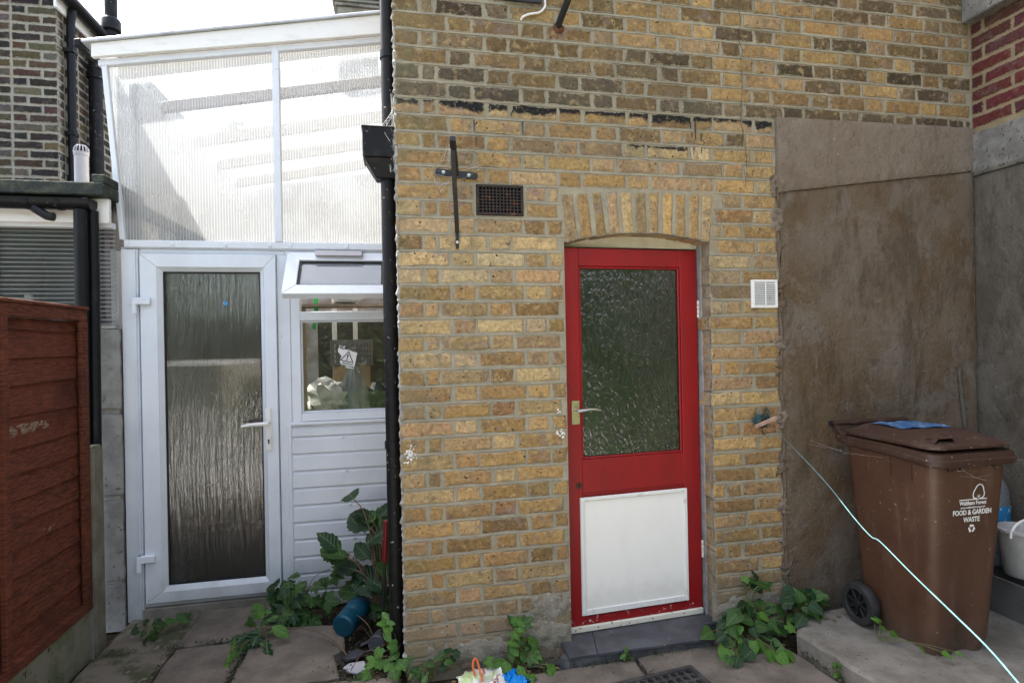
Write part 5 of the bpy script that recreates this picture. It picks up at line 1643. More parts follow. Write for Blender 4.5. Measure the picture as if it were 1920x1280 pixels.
lb.build('label', plain('blue_label', (.02, .06, .25), (.5, .5, .5), 30, .62, .66, rough=.4, bump=0), bk, normals=False, smooth=True)
MB().tube([(BC[0] + .113 * math.cos(t) - .0, BC[1] - .02 + .0 * t, BC[2] + .20 + .085 * math.sin(t)) for t in [math.pi * k / 14 for k in range(15)]], .006, 8).build('handle', M['white_gloss'], bk, smooth=True)
wb_ = thing('water_bottle', (3.09, -.17, .27), 'large clear water bottle with blue cap behind the white bucket', 'bottle')
WC = (3.085, -.155, .272)
clearpl = NT('clear_bottle_plastic')
tr0 = clearpl.nd('ShaderNodeBsdfTransparent', {'Color': (.82, .86, .88)})
gl0 = clearpl.nd('ShaderNodeBsdfGlossy', {'Color': (1, 1, 1), 'Roughness': .08})
df0 = clearpl.nd('ShaderNodeBsdfDiffuse', {'Color': (.40, .43, .46)})
m0 = clearpl.nd('ShaderNodeMixShader'); m1_ = clearpl.nd('ShaderNodeMixShader')
fr0 = clearpl.nd('ShaderNodeFresnel', {'IOR': 1.5})
clearpl.put(m0.inputs[0], .30); clearpl.put(m0.inputs[1], tr0.outputs[0]); clearpl.put(m0.inputs[2], df0.outputs[0])
clearpl.put(m1_.inputs[0], clearpl.ma('MULTIPLY', fr0.outputs[0], 1.5)); clearpl.put(m1_.inputs[1], m0.outputs[0]); clearpl.put(m1_.inputs[2], gl0.outputs[0])
clearpl.put(clearpl.out.inputs['Surface'], m1_.outputs[0])
MB().lathe([(.075, .0), (.082, .01), (.082, .22), (.078, .235), (.082, .25), (.084, .33), (.075, .40), (.050, .45), (.024, .475), (.022, .49)], WC, 'z', 28).rough(.002, 25).build('bottle_body', clearpl.m, wb_, smooth=True)
MB().lathe([(.0835, .225), (.0845, .23), (.0845, .305), (.0835, .31)], WC, 'z', 28, cap=False).build('label', plain('blue_band', (.02, .16, .36), (.55, .58, .6), 24, .6, .64, rough=.35, bump=0), wb_, smooth=True)
MB().lathe([(.027, .491), (.028, .494), (.028, .520), (.024, .524)], WC, 'z', 20).build('cap', plain('blue_cap', (.01, .07, .45), rough=.35, bump=0), wb_, smooth=True)

# ------------------------------------------------------------------ clothes line on its winder, hung on the pier
wd = thing('line_winder', (1.795, -.03, 1.03), 'dark green cord wound on a scrap of wood, hung on the brick pier', 'cord winder')
cordm = plain('blue_green_cord', (.06, .135, .145), (.10, .19, .20), 40, rough=.5, bump=.2)
cordd = plain('dark_green_cord', (.012, .040, .045), (.02, .06, .065), 40, rough=.5, bump=.3)
coil = MB()
for k in range(9):
    r_ = .034 - .0022 * abs(k - 4) + jit(rk, .002)
    yy = -.020 - .0045 * k
    tl_ = jit(rk, .25)
    coil.tube([(1.795 + r_ * 1.12 * math.cos(t), yy + .004 * math.sin(t + tl_ * 6), 1.062 + r_ * math.sin(t + .08 * tl_)) for t in [2 * math.pi * q / 18 for q in range(19)]], .0034, 6)
for k in range(6):
    a = RAD(18)
    c0 = jit(rk, .012)
    coil.tube([(1.795 + math.cos(a + t) * .036, -.068 + .006 * math.cos(2 * t), 1.062 + c0 + math.sin(a + t) * .030) for t in [math.pi * q / 8 for q in range(9)]], .0034, 6)
coil.tube([(1.795, -.05, 1.030), (1.805, -.04, 1.010), (1.825, -.015, .992), (1.842, -.010, .985)], .0028, 6)
coil.tube([(1.842, -.04, 1.078), (1.838, -.02, 1.11), (1.848, -.014, 1.128), (1.858, -.02, 1.11), (1.850, -.035, 1.082)], .0032, 6)
coil.build('coil', cordd, wd, smooth=True)
wk = MB().box(-.062, .066, -.010, .006, -.0085, .0085).rough(.004, 40)
wk.turn((0, 0, 0), 'Y', -RAD(18))
wk.v = [(p[0] + 1.800, p[1] - .074, p[2] + 1.062) for p in wk.v]
wk.build('wooden_core', plain('split_wood', (.42, .27, .20), (.30, .19, .14), 30, bump=.5), wd, bevel=.003)
MB().tube([(1.789, .01, 1.108), (1.789, -.025, 1.104), (1.789, -.030, 1.125)], .003, 6).build('hook', M['steel'], wd, smooth=True)
# the line itself, pulled out towards the garden
rp = [(1.842, -0.045, 1.05), (1.642, -0.422, 1.044), (1.48, -0.729, 1.041), (1.356, -0.964, 1.036), (1.258, -1.149, 1.028), (1.155, -1.342, 1.013), (1.089, -1.467, 1.009), (1.057, -1.528, 1.019), (0.969, -1.693, 1.02), (0.893, -1.837, 1.023), (0.836, -1.946, 1.024), (0.8, -2.014, 1.018), (0.769, -2.071, 1.012)]
def smoothpath(P, k=5):
    P = [Vector(p) for p in P]
    out = []
    for i in range(len(P) - 1):
        p0, p1, p2, p3 = P[max(i - 1, 0)], P[i], P[i + 1], P[min(i + 2, len(P) - 1)]
        for j in range(k):
            t = j / k
            out.append(.5 * ((2 * p1) + (p2 - p0) * t + (2 * p0 - 5 * p1 + 4 * p2 - p3) * t * t + (3 * p1 - p0 - 3 * p2 + p3) * t ** 3))
    return out + [P[-1]]
MB().tube(smoothpath(rp), .0014, 8).build('clothes_line', cordm, None, origin=(1.6, -.9, .8), smooth=True, label='thin blue-green cord stretched from the pier past the wheelie bin', cat='cord')

# ------------------------------------------------------------------ ironwork and cable high on the wall
br = thing('hanging_bracket', (.26, -.01, 2.28), 'black iron hanging-basket bracket bolted to the bricks beside the air brick', 'bracket')
MB().prism([(.178, 2.262), (.352, 2.250), (.361, 2.255), (.364, 2.266), (.361, 2.277), (.352, 2.282), (.178, 2.294), (.170, 2.290), (.166, 2.279), (.170, 2.267)], -.016, -.0095).build('cross_plate', M['black_metal'], br, bevel=.0015)
for x, z in ((.205, 2.277), (.322, 2.268)):
    MB().lathe([(.002, -.021), (.008, -.019), (.009, -.0155)], (x, 0, z), 'y', 10).build('bolt', M['steel'], br, smooth=True)
def strip(p0, p1, w, th):
    p0, p1 = Vector(p0), Vector(p1)
    d = (p1 - p0).normalized()
    s_ = Vector((1, 0, 0))
    u = d.cross(s_).normalized()
    b = MB()
    pts = []
    for p in (p0, p1):
        pts += [p - s_ * w / 2 - u * th / 2, p + s_ * w / 2 - u * th / 2, p + s_ * w / 2 + u * th / 2, p - s_ * w / 2 + u * th / 2]
    b.add(pts, [(0, 3, 2, 1), (4, 5, 6, 7), (0, 1, 5, 4), (1, 2, 6, 5), (2, 3, 7, 6), (3, 0, 4, 7)])
    return b
strip((.262, -.024, 2.272), (.215, -.345, 2.318), .026, .020).build('arm', M['black_metal'], br, bevel=.0015)
strip((.2625, -.020, 2.0), (.222, -.285, 2.292), .020, .008).build('stay', M['black_metal'], br, bevel=.0015)
MB().box(.255, .270, -.016, -.0095, 1.926, 2.02).build('foot_plate', M['black_metal'], br, bevel=.002)
MB().lathe([(.002, -.021), (.006, -.019), (.007, -.0165)], (.2625, 0, 1.957), 'y', 10).build('bolt', M['steel'], br, smooth=True)
MB().tube(smoothpath([(.588, .005, 3.020), (.594, -.012, 3.030), (.628, -.014, 3.046), (.675, -.014, 3.058), (.702, -.014, 3.085), (.704, -.014, 3.115), (.690, -.015, 3.16), (.66, -.015, 3.24)]), .0052, 8).build('white_cable', M['white_gloss'], None, origin=(.65, -.01, 3.05), smooth=True, label='loose white cable looping out of the bricks near the roof', cat='cable')
MB().tube([(.768, .01, 3.000), (.772, -.04, 3.020), (.785, -.16, 3.075), (.79, -.30, 3.20)], [.017, .016, .0165, .017], 10).build('iron_rod', M['black_metal'], None, origin=(.775, -.02, 3.0), smooth=True, label='bent black iron rod sticking out of a rusty hole high up', cat='rod')
rs2 = MB().lathe([(.0, -.012), (.018, -.0115), (.026, -.0085), (.030, -.003)], (.772, 0, 2.996), 'y', 14, cap=False)
rs2.rough(.004, 60)
rs2.build('rust_stain', M['rust'], house, smooth=True)
MB().box(.50, .685, -.030, -.009, 3.098, 3.20).build('junction_box', plain('dark_box_plastic', (.02, .022, .035), rough=.4), None, bevel=.004, label='small dark junction box at the very top above the white cable', cat='box')

# ------------------------------------------------------------------ doormat
mat_ = MB()
NXc, NYc, cw = 19, 12, .0385
for a in range(NXc):
    for b_ in range(NYc):
        x0, y0 = a * cw, -b_ * cw
        cx, cy = x0 + cw / 2, y0 - cw / 2
        sq = [(cx + cw / 2 * sx, cy + cw / 2 * sy) for sx, sy in ((1, 0), (1, 1), (0, 1), (-1, 1), (-1, 0), (-1, -1), (0, -1), (1, -1))]
        oc = [(cx + .0145 * math.cos(math.pi / 4 * k), cy + .0145 * math.sin(math.pi / 4 * k)) for k in range(8)]
        q = len(mat_.v)
        mat_.v += [(x, y, .013) for x, y in sq] + [(x, y, .015) for x, y in oc] + [(x, y, .004) for x, y in oc]
        for k in range(8):
            k2 = (k + 1) % 8
            mat_.f += [(q + k, q + k2, q + 8 + k2, q + 8 + k), (q + 8 + k, q + 8 + k2, q + 16 + k2, q + 16 + k)]
W_, H_ = NXc * cw, NYc * cw
for (x0, x1, y0, y1) in ((-.022, W_ + .022, 0, .022), (-.022, W_ + .022, -H_ - .022, -H_), (-.022, 0, -H_, 0), (W_, W_ + .022, -H_, 0)):
    mat_.box(x0, x1, y0, y1, .004, .016)
mat_.turn((W_, 0, 0), 'Z', RAD(7))
mat_.v = [(p[0] + 1.235 - W_, p[1] - .300, p[2] + .004) for p in mat_.v]
mat_.build('doormat', plain('black_rubber_mat', (.025, .025, .026), (.05, .048, .045), 20, rough=.7, bump=.2), None, origin=(.9, -.5, .005), label='black rubber ring doormat on the paving below the red door', cat='doormat')

# ------------------------------------------------------------------ litter and tools at the wall foot
tb = thing('teal_flask', (-.30, .43, .0), 'teal plastic flask lying on its side by the white boards', 'flask')
teal = plain('teal_plastic', (.003, .062, .105), (.004, .05, .085), 8, rough=.4, bump=.08)
fb = MB().lathe([(.001, 0), (.052, 0), (.060, .008), (.060, .07), (.057, .078), (.057, .085), (.061, .09), (.061, .20), (.05, .215), (.001, .215)], (0, 0, 0), 'y', 28, cap=False)
fb.turn((0, 0, 0), 'X', RAD(6)).turn((0, 0, 0), 'Z', -RAD(24))
fb.v = [(p[0] - .318, p[1] + .375, p[2] + .058) for p in fb.v]
fb.build('flask_body', teal, tb, smooth=True)
gc = MB().lathe([(.001, .002), (.016, .002), (.018, .0), (.030, .002), (.034, .0), (.040, .002), (.042, .01), (.042, .12), (.03, .135), (.001, .135)], (0, 0, 0), 'y', 24, cap=False)
gc.turn((0, 0, 0), 'X', -RAD(12)).turn((0, 0, 0), 'Z', -RAD(14))
gc.v = [(p[0] - .150, p[1] + .26, p[2] + .010) for p in gc.v]
gc.build('grey_canister', plain('dark_grey_can', (.07, .07, .085), (.05, .05, .06), 8, rough=.35, bump=.05), None, origin=(-.15, .3, -.03), smooth=True, label='dark grey canister lying in the soil beside the downpipe', cat='canister')
rt = thing('long_handled_tool', (-.118, .32, -.06), 'red-gripped long tool leaning behind the black downpipe', 'tool')
MB().tube([(-.122, .32, -.062), (-.100, .315, .405)], .008, 10).build('shaft', M['black_metal'], rt, smooth=True)
MB().tube([(-.1005, .315, .390), (-.0985, .314, .41), (-.090, .312, .60)], [.012, .014, .0135], 12).build('grip', plain('red_grip', (.16, .008, .008), rough=.4, bump=0), rt, smooth=True)
def rag(name, cx, cy, sx, sy, h, seed, mat, label, cat, rot=0.0):
    b = MB().grid(lambda u, v: (0, 0, 0), 16, 12)
    i = 0
    for j in range(13):
        for k in range(17):
            u, v = k / 16 - .5, j / 12 - .5
            q = Vector((u * 5 + seed, v * 5, seed * 1.7))
            z = max(0, .5 + .9 * mnoise.noise(q) + .5 * mnoise.noise(q * 2.3)) * h * (1 - 2.6 * (u * u + v * v) * .8)
            x = u * sx + .02 * mnoise.noise(q * 1.3)
            y = v * sy + .02 * mnoise.noise(q * 1.9)
            b.v[i] = (cx + x * math.cos(rot) - y * math.sin(rot), cy + x * math.sin(rot) + y * math.cos(rot), .008 + max(z, 0))
            i += 1
    return b.build(name, mat, None, origin=(cx, cy, .006), smooth=True, normals=False, label=label, cat=cat)
cb = rag('carrier_bag', .315, -.165, .20, .14, .055, 2.2, plain('printed_bag', (.50, .58, .30), (.66, .64, .62), 13, .44, .52, rough=.35, bump=.2, speck=(.5, .10, .06), spscale=22, splo=.66, sphi=.68), 'crumpled green and white carrier bag at the foot of the wall', 'bag', .1)
MB().tube(smoothpath([(.285, -.19, .05), (.278, -.17, .085), (.288, -.155, .105), (.300, -.16, .095), (.308, -.19, .06), (.315, -.21, .035)]), .0048, 8).build('bag_handle', plain('orange_loop', (.60, .13, .03), rough=.4, bump=0), cb, smooth=True)
rag('blue_wrapper', .468, -.185, .11, .09, .05, 6.1, plain('blue_film', (.0, .20, .62), (.02, .28, .70), 14, rough=.3, bump=.15), 'bright blue plastic wrapper crumpled under a green weed', 'wrapper', .4)
for k, (x, y, s_, lab) in enumerate(((-.265, .27, .075, 'broken slate shard in the soil beside the paving edge'), (-.20, .38, .06, 'grey tile shard lying in the soil below the teal flask'), (-.235, .15, .065, 'pale broken plastic scrap at the paving corner'), (-.12, .17, .05, 'small dark stone chip at the downpipe foot'))):
    b = MB().prism([(x + s_ * math.cos(t) * rf.uniform(.5, 1.1), y + s_ * math.sin(t) * rf.uniform(.4, .8)) for t in [q * math.pi / 3 for q in range(6)]], -.062, -.048, 'z')
    b.turn((x, y, -.05), 'X', jit(rf, .5)).turn((x, y, -.05), 'Y', jit(rf, .5))
    for i, p in enumerate(b.v): b.v[i] = (p[0], p[1], p[2] + .018)
    b.build('rubble_piece', [M['slate'], M['slate_edge'], M['grey_plastic'], M['concrete']][k], None, bevel=.002, origin=(x, y, -.06), label=lab, cat='rubble')

# ------------------------------------------------------------------ leaves and plants
def leaf_material(name, a, b, c, yellow=.0):
    n = NT(name)
    r = n.rnd()
    v = n.obj()
    col = n.mix(r, a, b)
    col = n.mix(n.step(n.noise(v, 9, 3), .35, .7), col, c)
    x = n.xyz(v)
    rib = n.ma('SUBTRACT', 1.0, n.step(n.ma('ABSOLUTE', x[0]), .0, .035))
    col = n.mix(n.ma('MULTIPLY', rib, .45), col, (.20, .30, .10))
    n.base(col, .45, .4)
    side = n.ma('SINE', n.ma('ADD', n.ma('MULTIPLY', x[1], 40.0), n.ma('MULTIPLY', n.ma('ABSOLUTE', x[0]), -34.0)))
    nb = n.bump(n.ma('ADD', side, n.ma('MULTIPLY', n.noise(v, 14, 3), 2.0)), .25, .02)
    tl = n.nd('ShaderNodeBsdfTranslucent', {'Color': n.mix(.5, col, (.20, .34, .03))})
    mx = n.nd('ShaderNodeMixShader')
    n.put(mx.inputs[0], .28); n.put(mx.inputs[1], n.b.outputs[0]); n.put(mx.inputs[2], tl.outputs[0])
    n.put(n.out.inputs['Surface'], mx.outputs[0])
    return n.m
LM = {'green': leaf_material('leaf_green', (.030, .088, .014), (.058, .14, .022), (.024, .066, .013)),
      'fresh': leaf_material('leaf_fresh', (.072, .185, .024), (.115, .245, .034), (.05, .14, .02)),
      'dark': leaf_material('leaf_dark', (.011, .042, .014), (.021, .062, .018), (.008, .032, .012))}
stem_m = plain('plant_stem', (.14, .12, .045), (.10, .14, .04), 20, bump=.1)
dry_m = plain('dry_stem', (.16, .10, .06), (.10, .065, .04), 20, bump=.2)

def blade(out, fold=.10, droop=.18):
    """one leaf blade from half an outline: folded along its rib, tip drooping"""
    vs_, fs = [], []
    n = len(out)
    def zf(x, y): return fold * abs(x) - droop * y * y
    vs_ += [(0, y, -droop * y * y) for x, y in out]
    for sg in (1, -1):
        vs_ += [(sg * x, y, zf(x, y)) for x, y in out]
    for i in range(n - 1):
        fs += [(i, n + i, n + i + 1, i + 1), (i, i + 1, 2 * n + i + 1, 2 * n + i)]
    return vs_, fs
OUT = {'heart': [(.0, .02), (.20, -.10), (.37, -.05), (.44, .14), (.37, .40), (.20, .70), (.0, 1.0)],
       'serrate': [(.0, .0), (.22, .06), (.33, .22), (.29, .27), (.40, .42), (.34, .47), (.36, .62), (.27, .68), (.24, .82), (.12, .92), (.0, 1.06)],
       'oval': [(.0, .0), (.16, .10), (.26, .30), (.27, .50), (.22, .72), (.11, .90), (.0, 1.0)],
       'jag': [(.0, .0), (.03, .2), (.10, .30), (.04, .36), (.14, .52), (.07, .58), (.17, .74), (.12, .86), (.0, 1.0)]}
LEAF = {}
def leaf_mesh(kind, matn):
    key = (kind, matn)
    if key in LEAF: return LEAF[key]
    vs_, fs = [], []
    def put(vv, ff, ang, sc, off):
        k = len(vs_)
        c, s_ = math.cos(ang), math.sin(ang)
        for x, y, z in vv:
            x, y, z = x * sc, y * sc, z * sc
            vs_.append((c * x - s_ * y + off[0], s_ * x + c * y + off[1], z + off[2]))
        fs.extend(tuple(k + i for i in f) for f in ff)
    if kind == 'palm5':
        for a, sc in ((0, .62), (-.95, .55), (.95, .55), (-1.9, .42), (1.9, .42)):
            put(*blade(OUT['oval']), a, sc, (0, .30, 0))
    elif kind == 'tri':
        for a, sc in ((0, .66), (-1.25, .58), (1.25, .58)):
            put(*blade(OUT['serrate']), a, sc, (0, .30, 0))
    elif kind == 'lobed':
        for a, sc in ((0, .60), (-.75, .52), (.75, .52), (-1.6, .40), (1.6, .40)):
            put(*blade([(.0, .0), (.30, .25), (.36, .5), (.25, .78), (.0, 1.0)]), a, sc, (0, .30, 0))
    else:
        put(*blade(OUT[kind]), 0, 1, (0, 0, 0))
    me = bpy.data.meshes.new('leaf')
    me.from_pydata(vs_, [], fs)
    for p in me.polygons: p.use_smooth = True
    me.materials.append(LM[matn])
    LEAF[key] = me
    return me

def plant(name, base, label, cat, leaves, seed, stem_r=.0022, smat=None, group=None):
    """leaves: (x, y, z, size, kind, material); each hangs on a stalk that rises from the base"""
    r = random.Random(seed)
    base = Vector(base)
    root = thing(name, base, label, cat, group)
    st = MB()
    for (x, y, z, size, kind, mt) in leaves:
        p = Vector((x, y, z))
        d = (p - base)
        d.z *= .25
        d += Vector((jit(r, .06), jit(r, .06) - .015, jit(r, .03)))
        if d.length < 1e-4: d = Vector((0, -1, 0))
        nrm = Vector((jit(r, .55) - .05, -.62 + jit(r, .4), .75 + jit(r, .35))).normalized()
        yv = (d - nrm * d.dot(nrm)).normalized()
        xv = yv.cross(nrm).normalized()
        m = Matrix((xv, yv, nrm)).transposed().to_4x4()
        o = bpy.data.objects.new('leaf', leaf_mesh(kind, mt))
        COL.objects.link(o)
        o.parent = root
        start = p - yv * size * .45
        m = Matrix.Translation(start - base) @ m @ Matrix.Diagonal((size * r.uniform(.9, 1.12), size, size * r.uniform(.6, 1.5), 1))
        o.matrix_local = m
        midp = base.lerp(start, .55) + Vector((jit(r, .012), jit(r, .012), .25 * abs(start.z - base.z) + .006))
        b0 = base + Vector((jit(r, .012), jit(r, .012), 0))
        st.tube(smoothpath([b0, midp, start], 4), stem_r * r.uniform(.6, 1.1), 5)
    st.build('stems', smat or stem_m, root, smooth=True)
    return root

def fill(anchors, n, sp, size, kinds, mats, seed, ymin=-9, zmin=.012):
    r = random.Random(seed)
    out = []
    for k in range(n):
        a = anchors[k % len(anchors)]
        s_ = 0 if k < len(anchors) else 1
        x, y, z = (a[i] + s_ * r.gauss(0, sp[i]) for i in range(3))
        out.append((x, max(y, ymin), max(z, zmin), r.uniform(*size), r.choice(kinds), r.choice(mats)))
    return out

plant('bramble', (-.105, .50, -.06), 'tall bramble with toothed leaflets climbing against the white boards by the downpipe', 'plant',
      fill([(-.085, .58, .587), (-.194, .58, .552), (-.235, .58, .575), (-.135, .56, .53), (-.155, .55, .50), (-.395, .60, .37), (-.345, .58, .330), (-.310, .58, .285), (-.169, .55, .37), (-.128, .54, .30), (-.20, .54, .255), (-.229, .54, .187), (-.30, .58, .15), (-.13, .50, .103), (-.174, .52, .064), (-.10, .46, .17), (-.15, .48, .22), (-.25, .55, .235)],
           32, (.045, .03, .05), (.10, .155), ['serrate', 'serrate', 'serrate'], ['green', 'dark', 'dark', 'green'], 41), 42, .0035, dry_m)
plant('creeper', (-.60, .66, .0), 'green palmate creeper clump spreading over the paving at the white door corner', 'plant',
      fill([(-.627, .67, .185), (-.683, .66, .135), (-.572, .67, .150), (-.432, .70, .165), (-.475, .68, .075), (-.63, .60, .055), (-.533, .60, .045), (-.72, .62, .03), (-.58, .58, .02), (-.50, .62, .10), (-.66, .64, .09)],
           40, (.055, .045, .04), (.07, .11), ['tri', 'tri', 'palm5'], ['green', 'green', 'dark'], 51), 52, .002)
plant('dandelion', (-.735, .45, .0), 'dandelion with long jagged leaves growing in the paving joint', 'plant',
      fill([(-.735, .46, .14), (-.70, .44, .10), (-.66, .44, .05), (-.79, .41, .05), (-.76, .37, .03), (-.80, .33, .02), (-.70, .36, .03), (-.82, .28, .015), (-.83, .24, .012)],
           16, (.03, .04, .015), (.09, .16), ['jag', 'jag', 'oval'], ['green', 'fresh', 'dark'], 61), 62, .0015)
plant('ivy_sprig', (-1.27, .66, .0), 'small dark ivy sprig on the dirty slab by the white corner post', 'plant',
      fill([(-1.282, .66, .04), (-1.217, .68, .05), (-1.334, .62, .02), (-1.40, .70, .03), (-1.15, .70, .03), (-1.30, .56, .015)], 15, (.04, .05, .015), (.035, .07), ['heart', 'lobed'], ['dark', 'green'], 71), 72, .0015)
plant('pipe_weed', (-.06, .10, -.05), 'bright leafy weed growing round the foot of the downpipe', 'plant',
      fill([(-.103, .08, .19), (-.09, .05, .15), (-.15, .02, .035), (-.06, .03, .11), (-.12, .0, .05), (-.03, .0, .04), (-.16, .06, .02), (-.06, -.03, .02), (-.18, -.02, .02)],
           26, (.03, .03, .025), (.045, .075), ['tri', 'oval', 'lobed'], ['fresh', 'fresh', 'green'], 81), 82, .0018, dry_m)
plant('wall_foot_weed', (.10, -.06, -.02), 'low dark weed along the brick foot right of the downpipe', 'plant',
      fill([(.03, -.06, .04), (.10, -.05, .055), (.155, -.06, .03), (.18, -.045, .10), (.20, -.05, .06), (.06, -.09, .015)], 20, (.03, .02, .02), (.04, .06), ['lobed', 'tri', 'oval'], ['green', 'dark', 'green'], 91), 92, .0016)
plant('weed', (.49, -.07, -.02), 'upright bright green weed rising above the blue wrapper against the wall', 'plant',
      fill([(.525, -.075, .185), (.50, -.08, .165), (.545, -.07, .20), (.515, -.08, .12), (.47, -.09, .075), (.40, -.115, .05), (.43, -.13, .035), (.555, -.12, .055), (.60, -.12, .045), (.52, -.08, .06), (.575, -.07, .09), (.63, -.15, .012), (.53, -.20, .02)],
           28, (.025, .02, .02), (.055, .085), ['palm5', 'oval', 'tri'], ['fresh', 'green', 'fresh'], 101), 102, .0018)
plant('bindweed', (1.66, -.05, .0), 'heart-leaved bindweed clump sprawling below the brick pier', 'plant',
      fill([(1.745, -.045, .255), (1.725, -.05, .235), (1.765, -.05, .235), (1.66, -.06, .14), (1.70, -.08, .15), (1.60, -.07, .12), (1.55, -.09, .10), (1.64, -.11, .10), (1.74, -.12, .10), (1.80, -.10, .12), (1.84, -.12, .13), (1.80, -.16, .07), (1.50, -.12, .09), (1.56, -.17, .06), (1.65, -.18, .06), (1.71, -.20, .05), (1.48, -.19, .045), (1.60, -.24, .03), (1.70, -.27, .03), (1.52, -.26, .03), (1.64, -.31, .02), (1.44, -.25, .02), (1.46, -.31, .02), (1.73, -.33, .02)],
           66, (.05, .04, .018), (.05, .09), ['heart', 'heart', 'heart', 'lobed'], ['green', 'green', 'fresh', 'dark'], 111, zmin=.016), 112, .0018)
plant('bindweed_trail', (1.95, -.08, .07), 'heart-leaved bindweed trailing along the platform to the bin wheel', 'plant',
      fill([(1.90, -.10, .15), (1.95, -.09, .17), (2.02, -.08, .16), (2.08, -.07, .165), (1.95, -.15, .11), (2.05, -.13, .11), (1.86, -.16, .10), (2.10, -.10, .13), (2.00, -.11, .14)], 24, (.03, .02, .02), (.055, .085), ['heart'], ['green', 'dark', 'green'], 121, zmin=.09), 122, .0018)
plant('vine_sprig', (2.13, -.40, .09), 'thin pale vine creeping round the foot of the brown bin', 'plant',
      fill([(2.155, -.37, .17), (2.175, -.45, .13), (2.20, -.56, .12), (2.26, -.625, .12), (2.30, -.64, .13), (2.16, -.40, .14)], 8, (.012, .01, .01), (.03, .045), ['heart', 'oval'], ['fresh'], 131, zmin=.09), 132, .0014)
plant('step_sprout', (1.00, -.145, .0), 'tiny green sprout at the front of the slate step', 'plant',
      fill([(1.00, -.15, .05), (.985, -.155, .03), (1.015, -.155, .03)], 6, (.008, .006, .01), (.025, .038), ['oval'], ['fresh', 'green'], 141), 142, .0012)
plant('joint_sprout', (1.845, -.47, .0), 'small seedling in the gap beside the concrete platform', 'plant',
      fill([(1.84, -.48, .05), (1.83, -.50, .03), (1.85, -.46, .035)], 8, (.012, .012, .012), (.022, .035), ['oval', 'lobed'], ['green', 'fresh'], 151), 152, .0012)

# dry stalks tangled at the pipe foot
ds = MB()
rd = random.Random(17)
for k in range(9):
    a = Vector((-.02 - rd.uniform(0, .25), rd.uniform(.05, .35), rd.uniform(-.05, .0)))
    b_ = a + Vector((jit(rd, .22), jit(rd, .15), rd.uniform(.0, .16)))
    ds.tube(smoothpath([a, a.lerp(b_, .5) + Vector((jit(rd, .03), jit(rd, .03), .03)), b_], 4), .0022, 5)
ds.tube(smoothpath([(-.72, .55, .01), (-.5, .42, .05), (-.36, .30, .04), (-.28, .20, .0)], 5), .003, 6)
ds.build('dry_stalks', dry_m, None, origin=(-.15, .2, -.06), smooth=True, kind='stuff', label='dry brown stalks tangled in the soil at the pipe foot', cat='stalks')

# cobwebs on hopper, bracket and bin
web_m = plain('cobweb', (.72, .72, .70), rough=.7, bump=0)
def web(anchor_pts, n, seed, label, r0=.0005):
    r = random.Random(seed)
    b = MB()
    for k in range(n):
        p, q = Vector(r.choice(anchor_pts)), Vector(r.choice(anchor_pts))
        p += Vector((jit(r, .02), jit(r, .01), jit(r, .02)))
        q += Vector((jit(r, .02), jit(r, .01), jit(r, .02)))
        m = p.lerp(q, .5) - Vector((0, 0, (p - q).length * .06))
        b.tube([p, m, q], r0 * r.uniform(.5, 1.4), 3)
    return b.build('cobweb', web_m, None, origin=anchor_pts[0], normals=False, kind='stuff', label=label, cat='cobweb')
web([(-.012, .10, 2.58), (-.005, .06, 2.52), (-.05, .05, 2.49), (-.08, .04, 2.47), (-.015, .03, 2.42), (-.01, .03, 2.36), (-.006, .05, 2.64), (-.03, .08, 2.54), (-.02, .05, 2.30)], 70, 1, 'white cobwebs strung over the black hopper')
web([(.235, -.06, 2.38), (.20, -.01, 2.33), (.15, -.008, 2.26), (.25, -.10, 2.30), (.32, -.008, 2.36), (.37, -.008, 2.31), (.18, -.008, 2.20), (.255, -.03, 2.24)], 26, 2, 'fine cobwebs hanging from the iron bracket', .00035)
web([(2.19, -.40, .93), (2.10, -.03, .93), (2.20, -.2, .92), (2.64, -.655, .93), (2.75, -.6, .90), (2.50, -.65, .90), (2.30, -.655, .90), (2.45, -.655, .86)], 8, 3, 'loose cobwebs round the bin rim', .00022)

# moss, grit and dead leaves lodged in the joints
rg = random.Random(55)
joints = [((-1.14, .03), (-1.14, .49), .012), ((-1.49, .49), (-.67, .49), .012), ((-.79, .0), (-.775, .48), .014), ((-.66, .56), (-.62, .88), .02), ((-1.45, .88), (-.7, .88), .018), ((-.30, .03), (-.33, .5), .03), ((.0, -.10), (.75, -.11), .03), ((1.05, -.52), (1.05, -.14), .012), ((1.50, -.07), (1.80, -.10), .04), ((1.83, -.70), (1.83, -.25), .014), ((-1.49, -.02), (-.1, -.02), .012), ((.74, -.145), (1.47, -.145), .01), ((.515, -.5), (.51, -.15), .01)]
ms = MB()
for (ax, ay), (bx, by), w in joints:
    L_ = math.hypot(bx - ax, by - ay)
    for k in range(int(L_ * 520)):
        t = rg.random()
        if mnoise.noise(Vector((lerp(ax, bx, t) * 6, lerp(ay, by, t) * 6, 2.0))) < -.12: continue
        c = Vector((lerp(ax, bx, t) + rg.gauss(0, w), lerp(ay, by, t) + rg.gauss(0, w), rg.uniform(-.006, .012)))
        s_ = rg.uniform(.002, .007)
        d = Vector((jit(rg, 1), jit(rg, 1), rg.uniform(.1, 1))).normalized()
        a = d.orthogonal().normalized() * s_
        b_ = d.cross(a).normalized() * s_ * .7
        ms.add([c - a, c + b_, c + a + d * .004, c - b_], [(0, 1, 2, 3)])
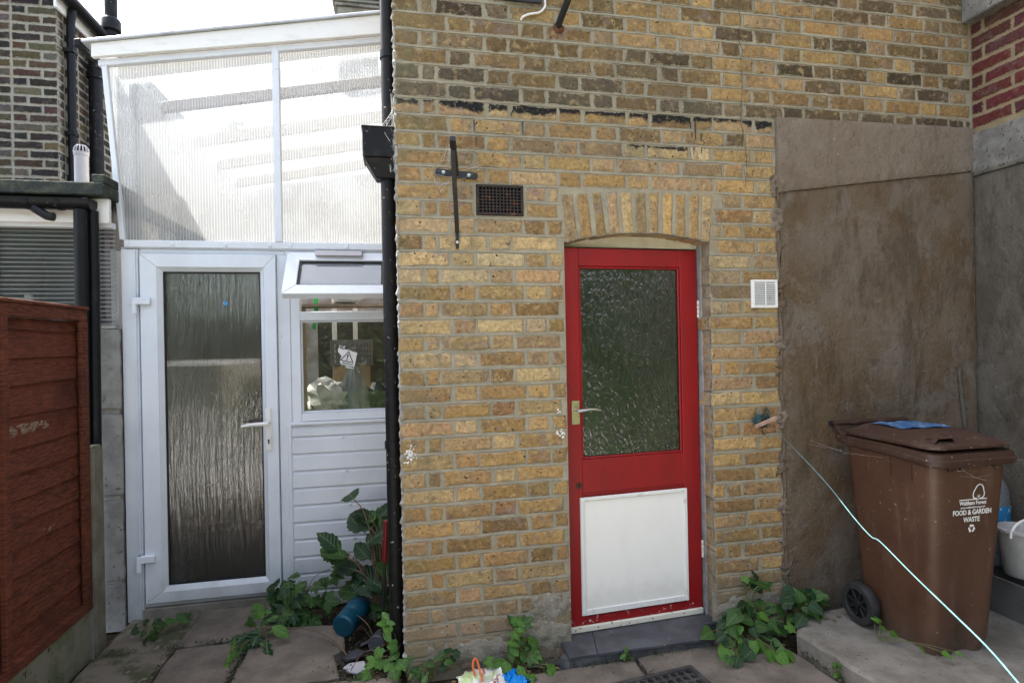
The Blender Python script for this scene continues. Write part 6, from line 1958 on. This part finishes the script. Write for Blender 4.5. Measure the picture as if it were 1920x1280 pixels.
ms.build('moss', plain('joint_moss', (.030, .045, .012), (.055, .042, .022), 30, bump=0), None, normals=False, kind='stuff', label='moss and crumbs lodged in the paving joints', cat='moss')
gr = MB()
for k in range(900):
    x, y = (rg.uniform(-1.48, .0), rg.uniform(-.05, .88)) if k % 3 == 0 else ((rg.uniform(-.33, .0), rg.uniform(.0, .85)) if k % 3 == 1 else (rg.uniform(0, 1.85), rg.uniform(-.5, -.07)))
    z = -.058 if (-.32 < x < 0 and y > .02) else .004
    if y > -.14 and .70 < x < 1.56: continue
    s_ = rg.uniform(.0012, .0045) * (1.8 if z < 0 else 1)
    k0 = len(gr.v)
    gr.add([(x + s_, y, z), (x, y + s_, z), (x - s_, y, z), (x, y - s_, z), (x + jit(rg, .001), y, z + s_ * rg.uniform(.5, 1.2))], [(0, 1, 4), (1, 2, 4), (2, 3, 4), (3, 0, 4)])
gr.build('grit', plain('grit_stone', (.20, .17, .14), (.07, .055, .04), 300, .45, .55, bump=0), None, normals=False, kind='stuff', label='loose grit and crumbs scattered over the paving', cat='grit')
dl = MB()
for k in range(46):
    x, y = rg.choice([(rg.uniform(-.3, -.02), rg.uniform(.05, .8)), (rg.uniform(.0, .7), rg.uniform(-.16, -.05)), (rg.uniform(-1.45, -.7), rg.uniform(.75, .88)), (rg.uniform(1.5, 1.85), rg.uniform(-.3, -.07)), (rg.uniform(1.9, 2.2), rg.uniform(-.2, -.05))])
    z = -.05 if (x < 0 and y > .02 and x > -.32) else (.085 if x > 1.88 else .008)
    s_ = rg.uniform(.008, .02)
    an = rg.uniform(0, 6.28)
    c_, n_ = math.cos(an) * s_, math.sin(an) * s_
    dl.add([(x - c_, y - n_, z), (x + n_ * .5, y - c_ * .5, z + s_ * .4), (x + c_, y + n_, z + .002), (x - n_ * .5, y + c_ * .5, z + s_ * .35)], [(0, 1, 2), (0, 2, 3)])
dl.build('dead_leaves', plain('dead_leaf', (.13, .07, .03), (.20, .13, .06), 60, bump=0), None, normals=False, kind='stuff', label='small dead brown leaves blown into the corners', cat='leaves')
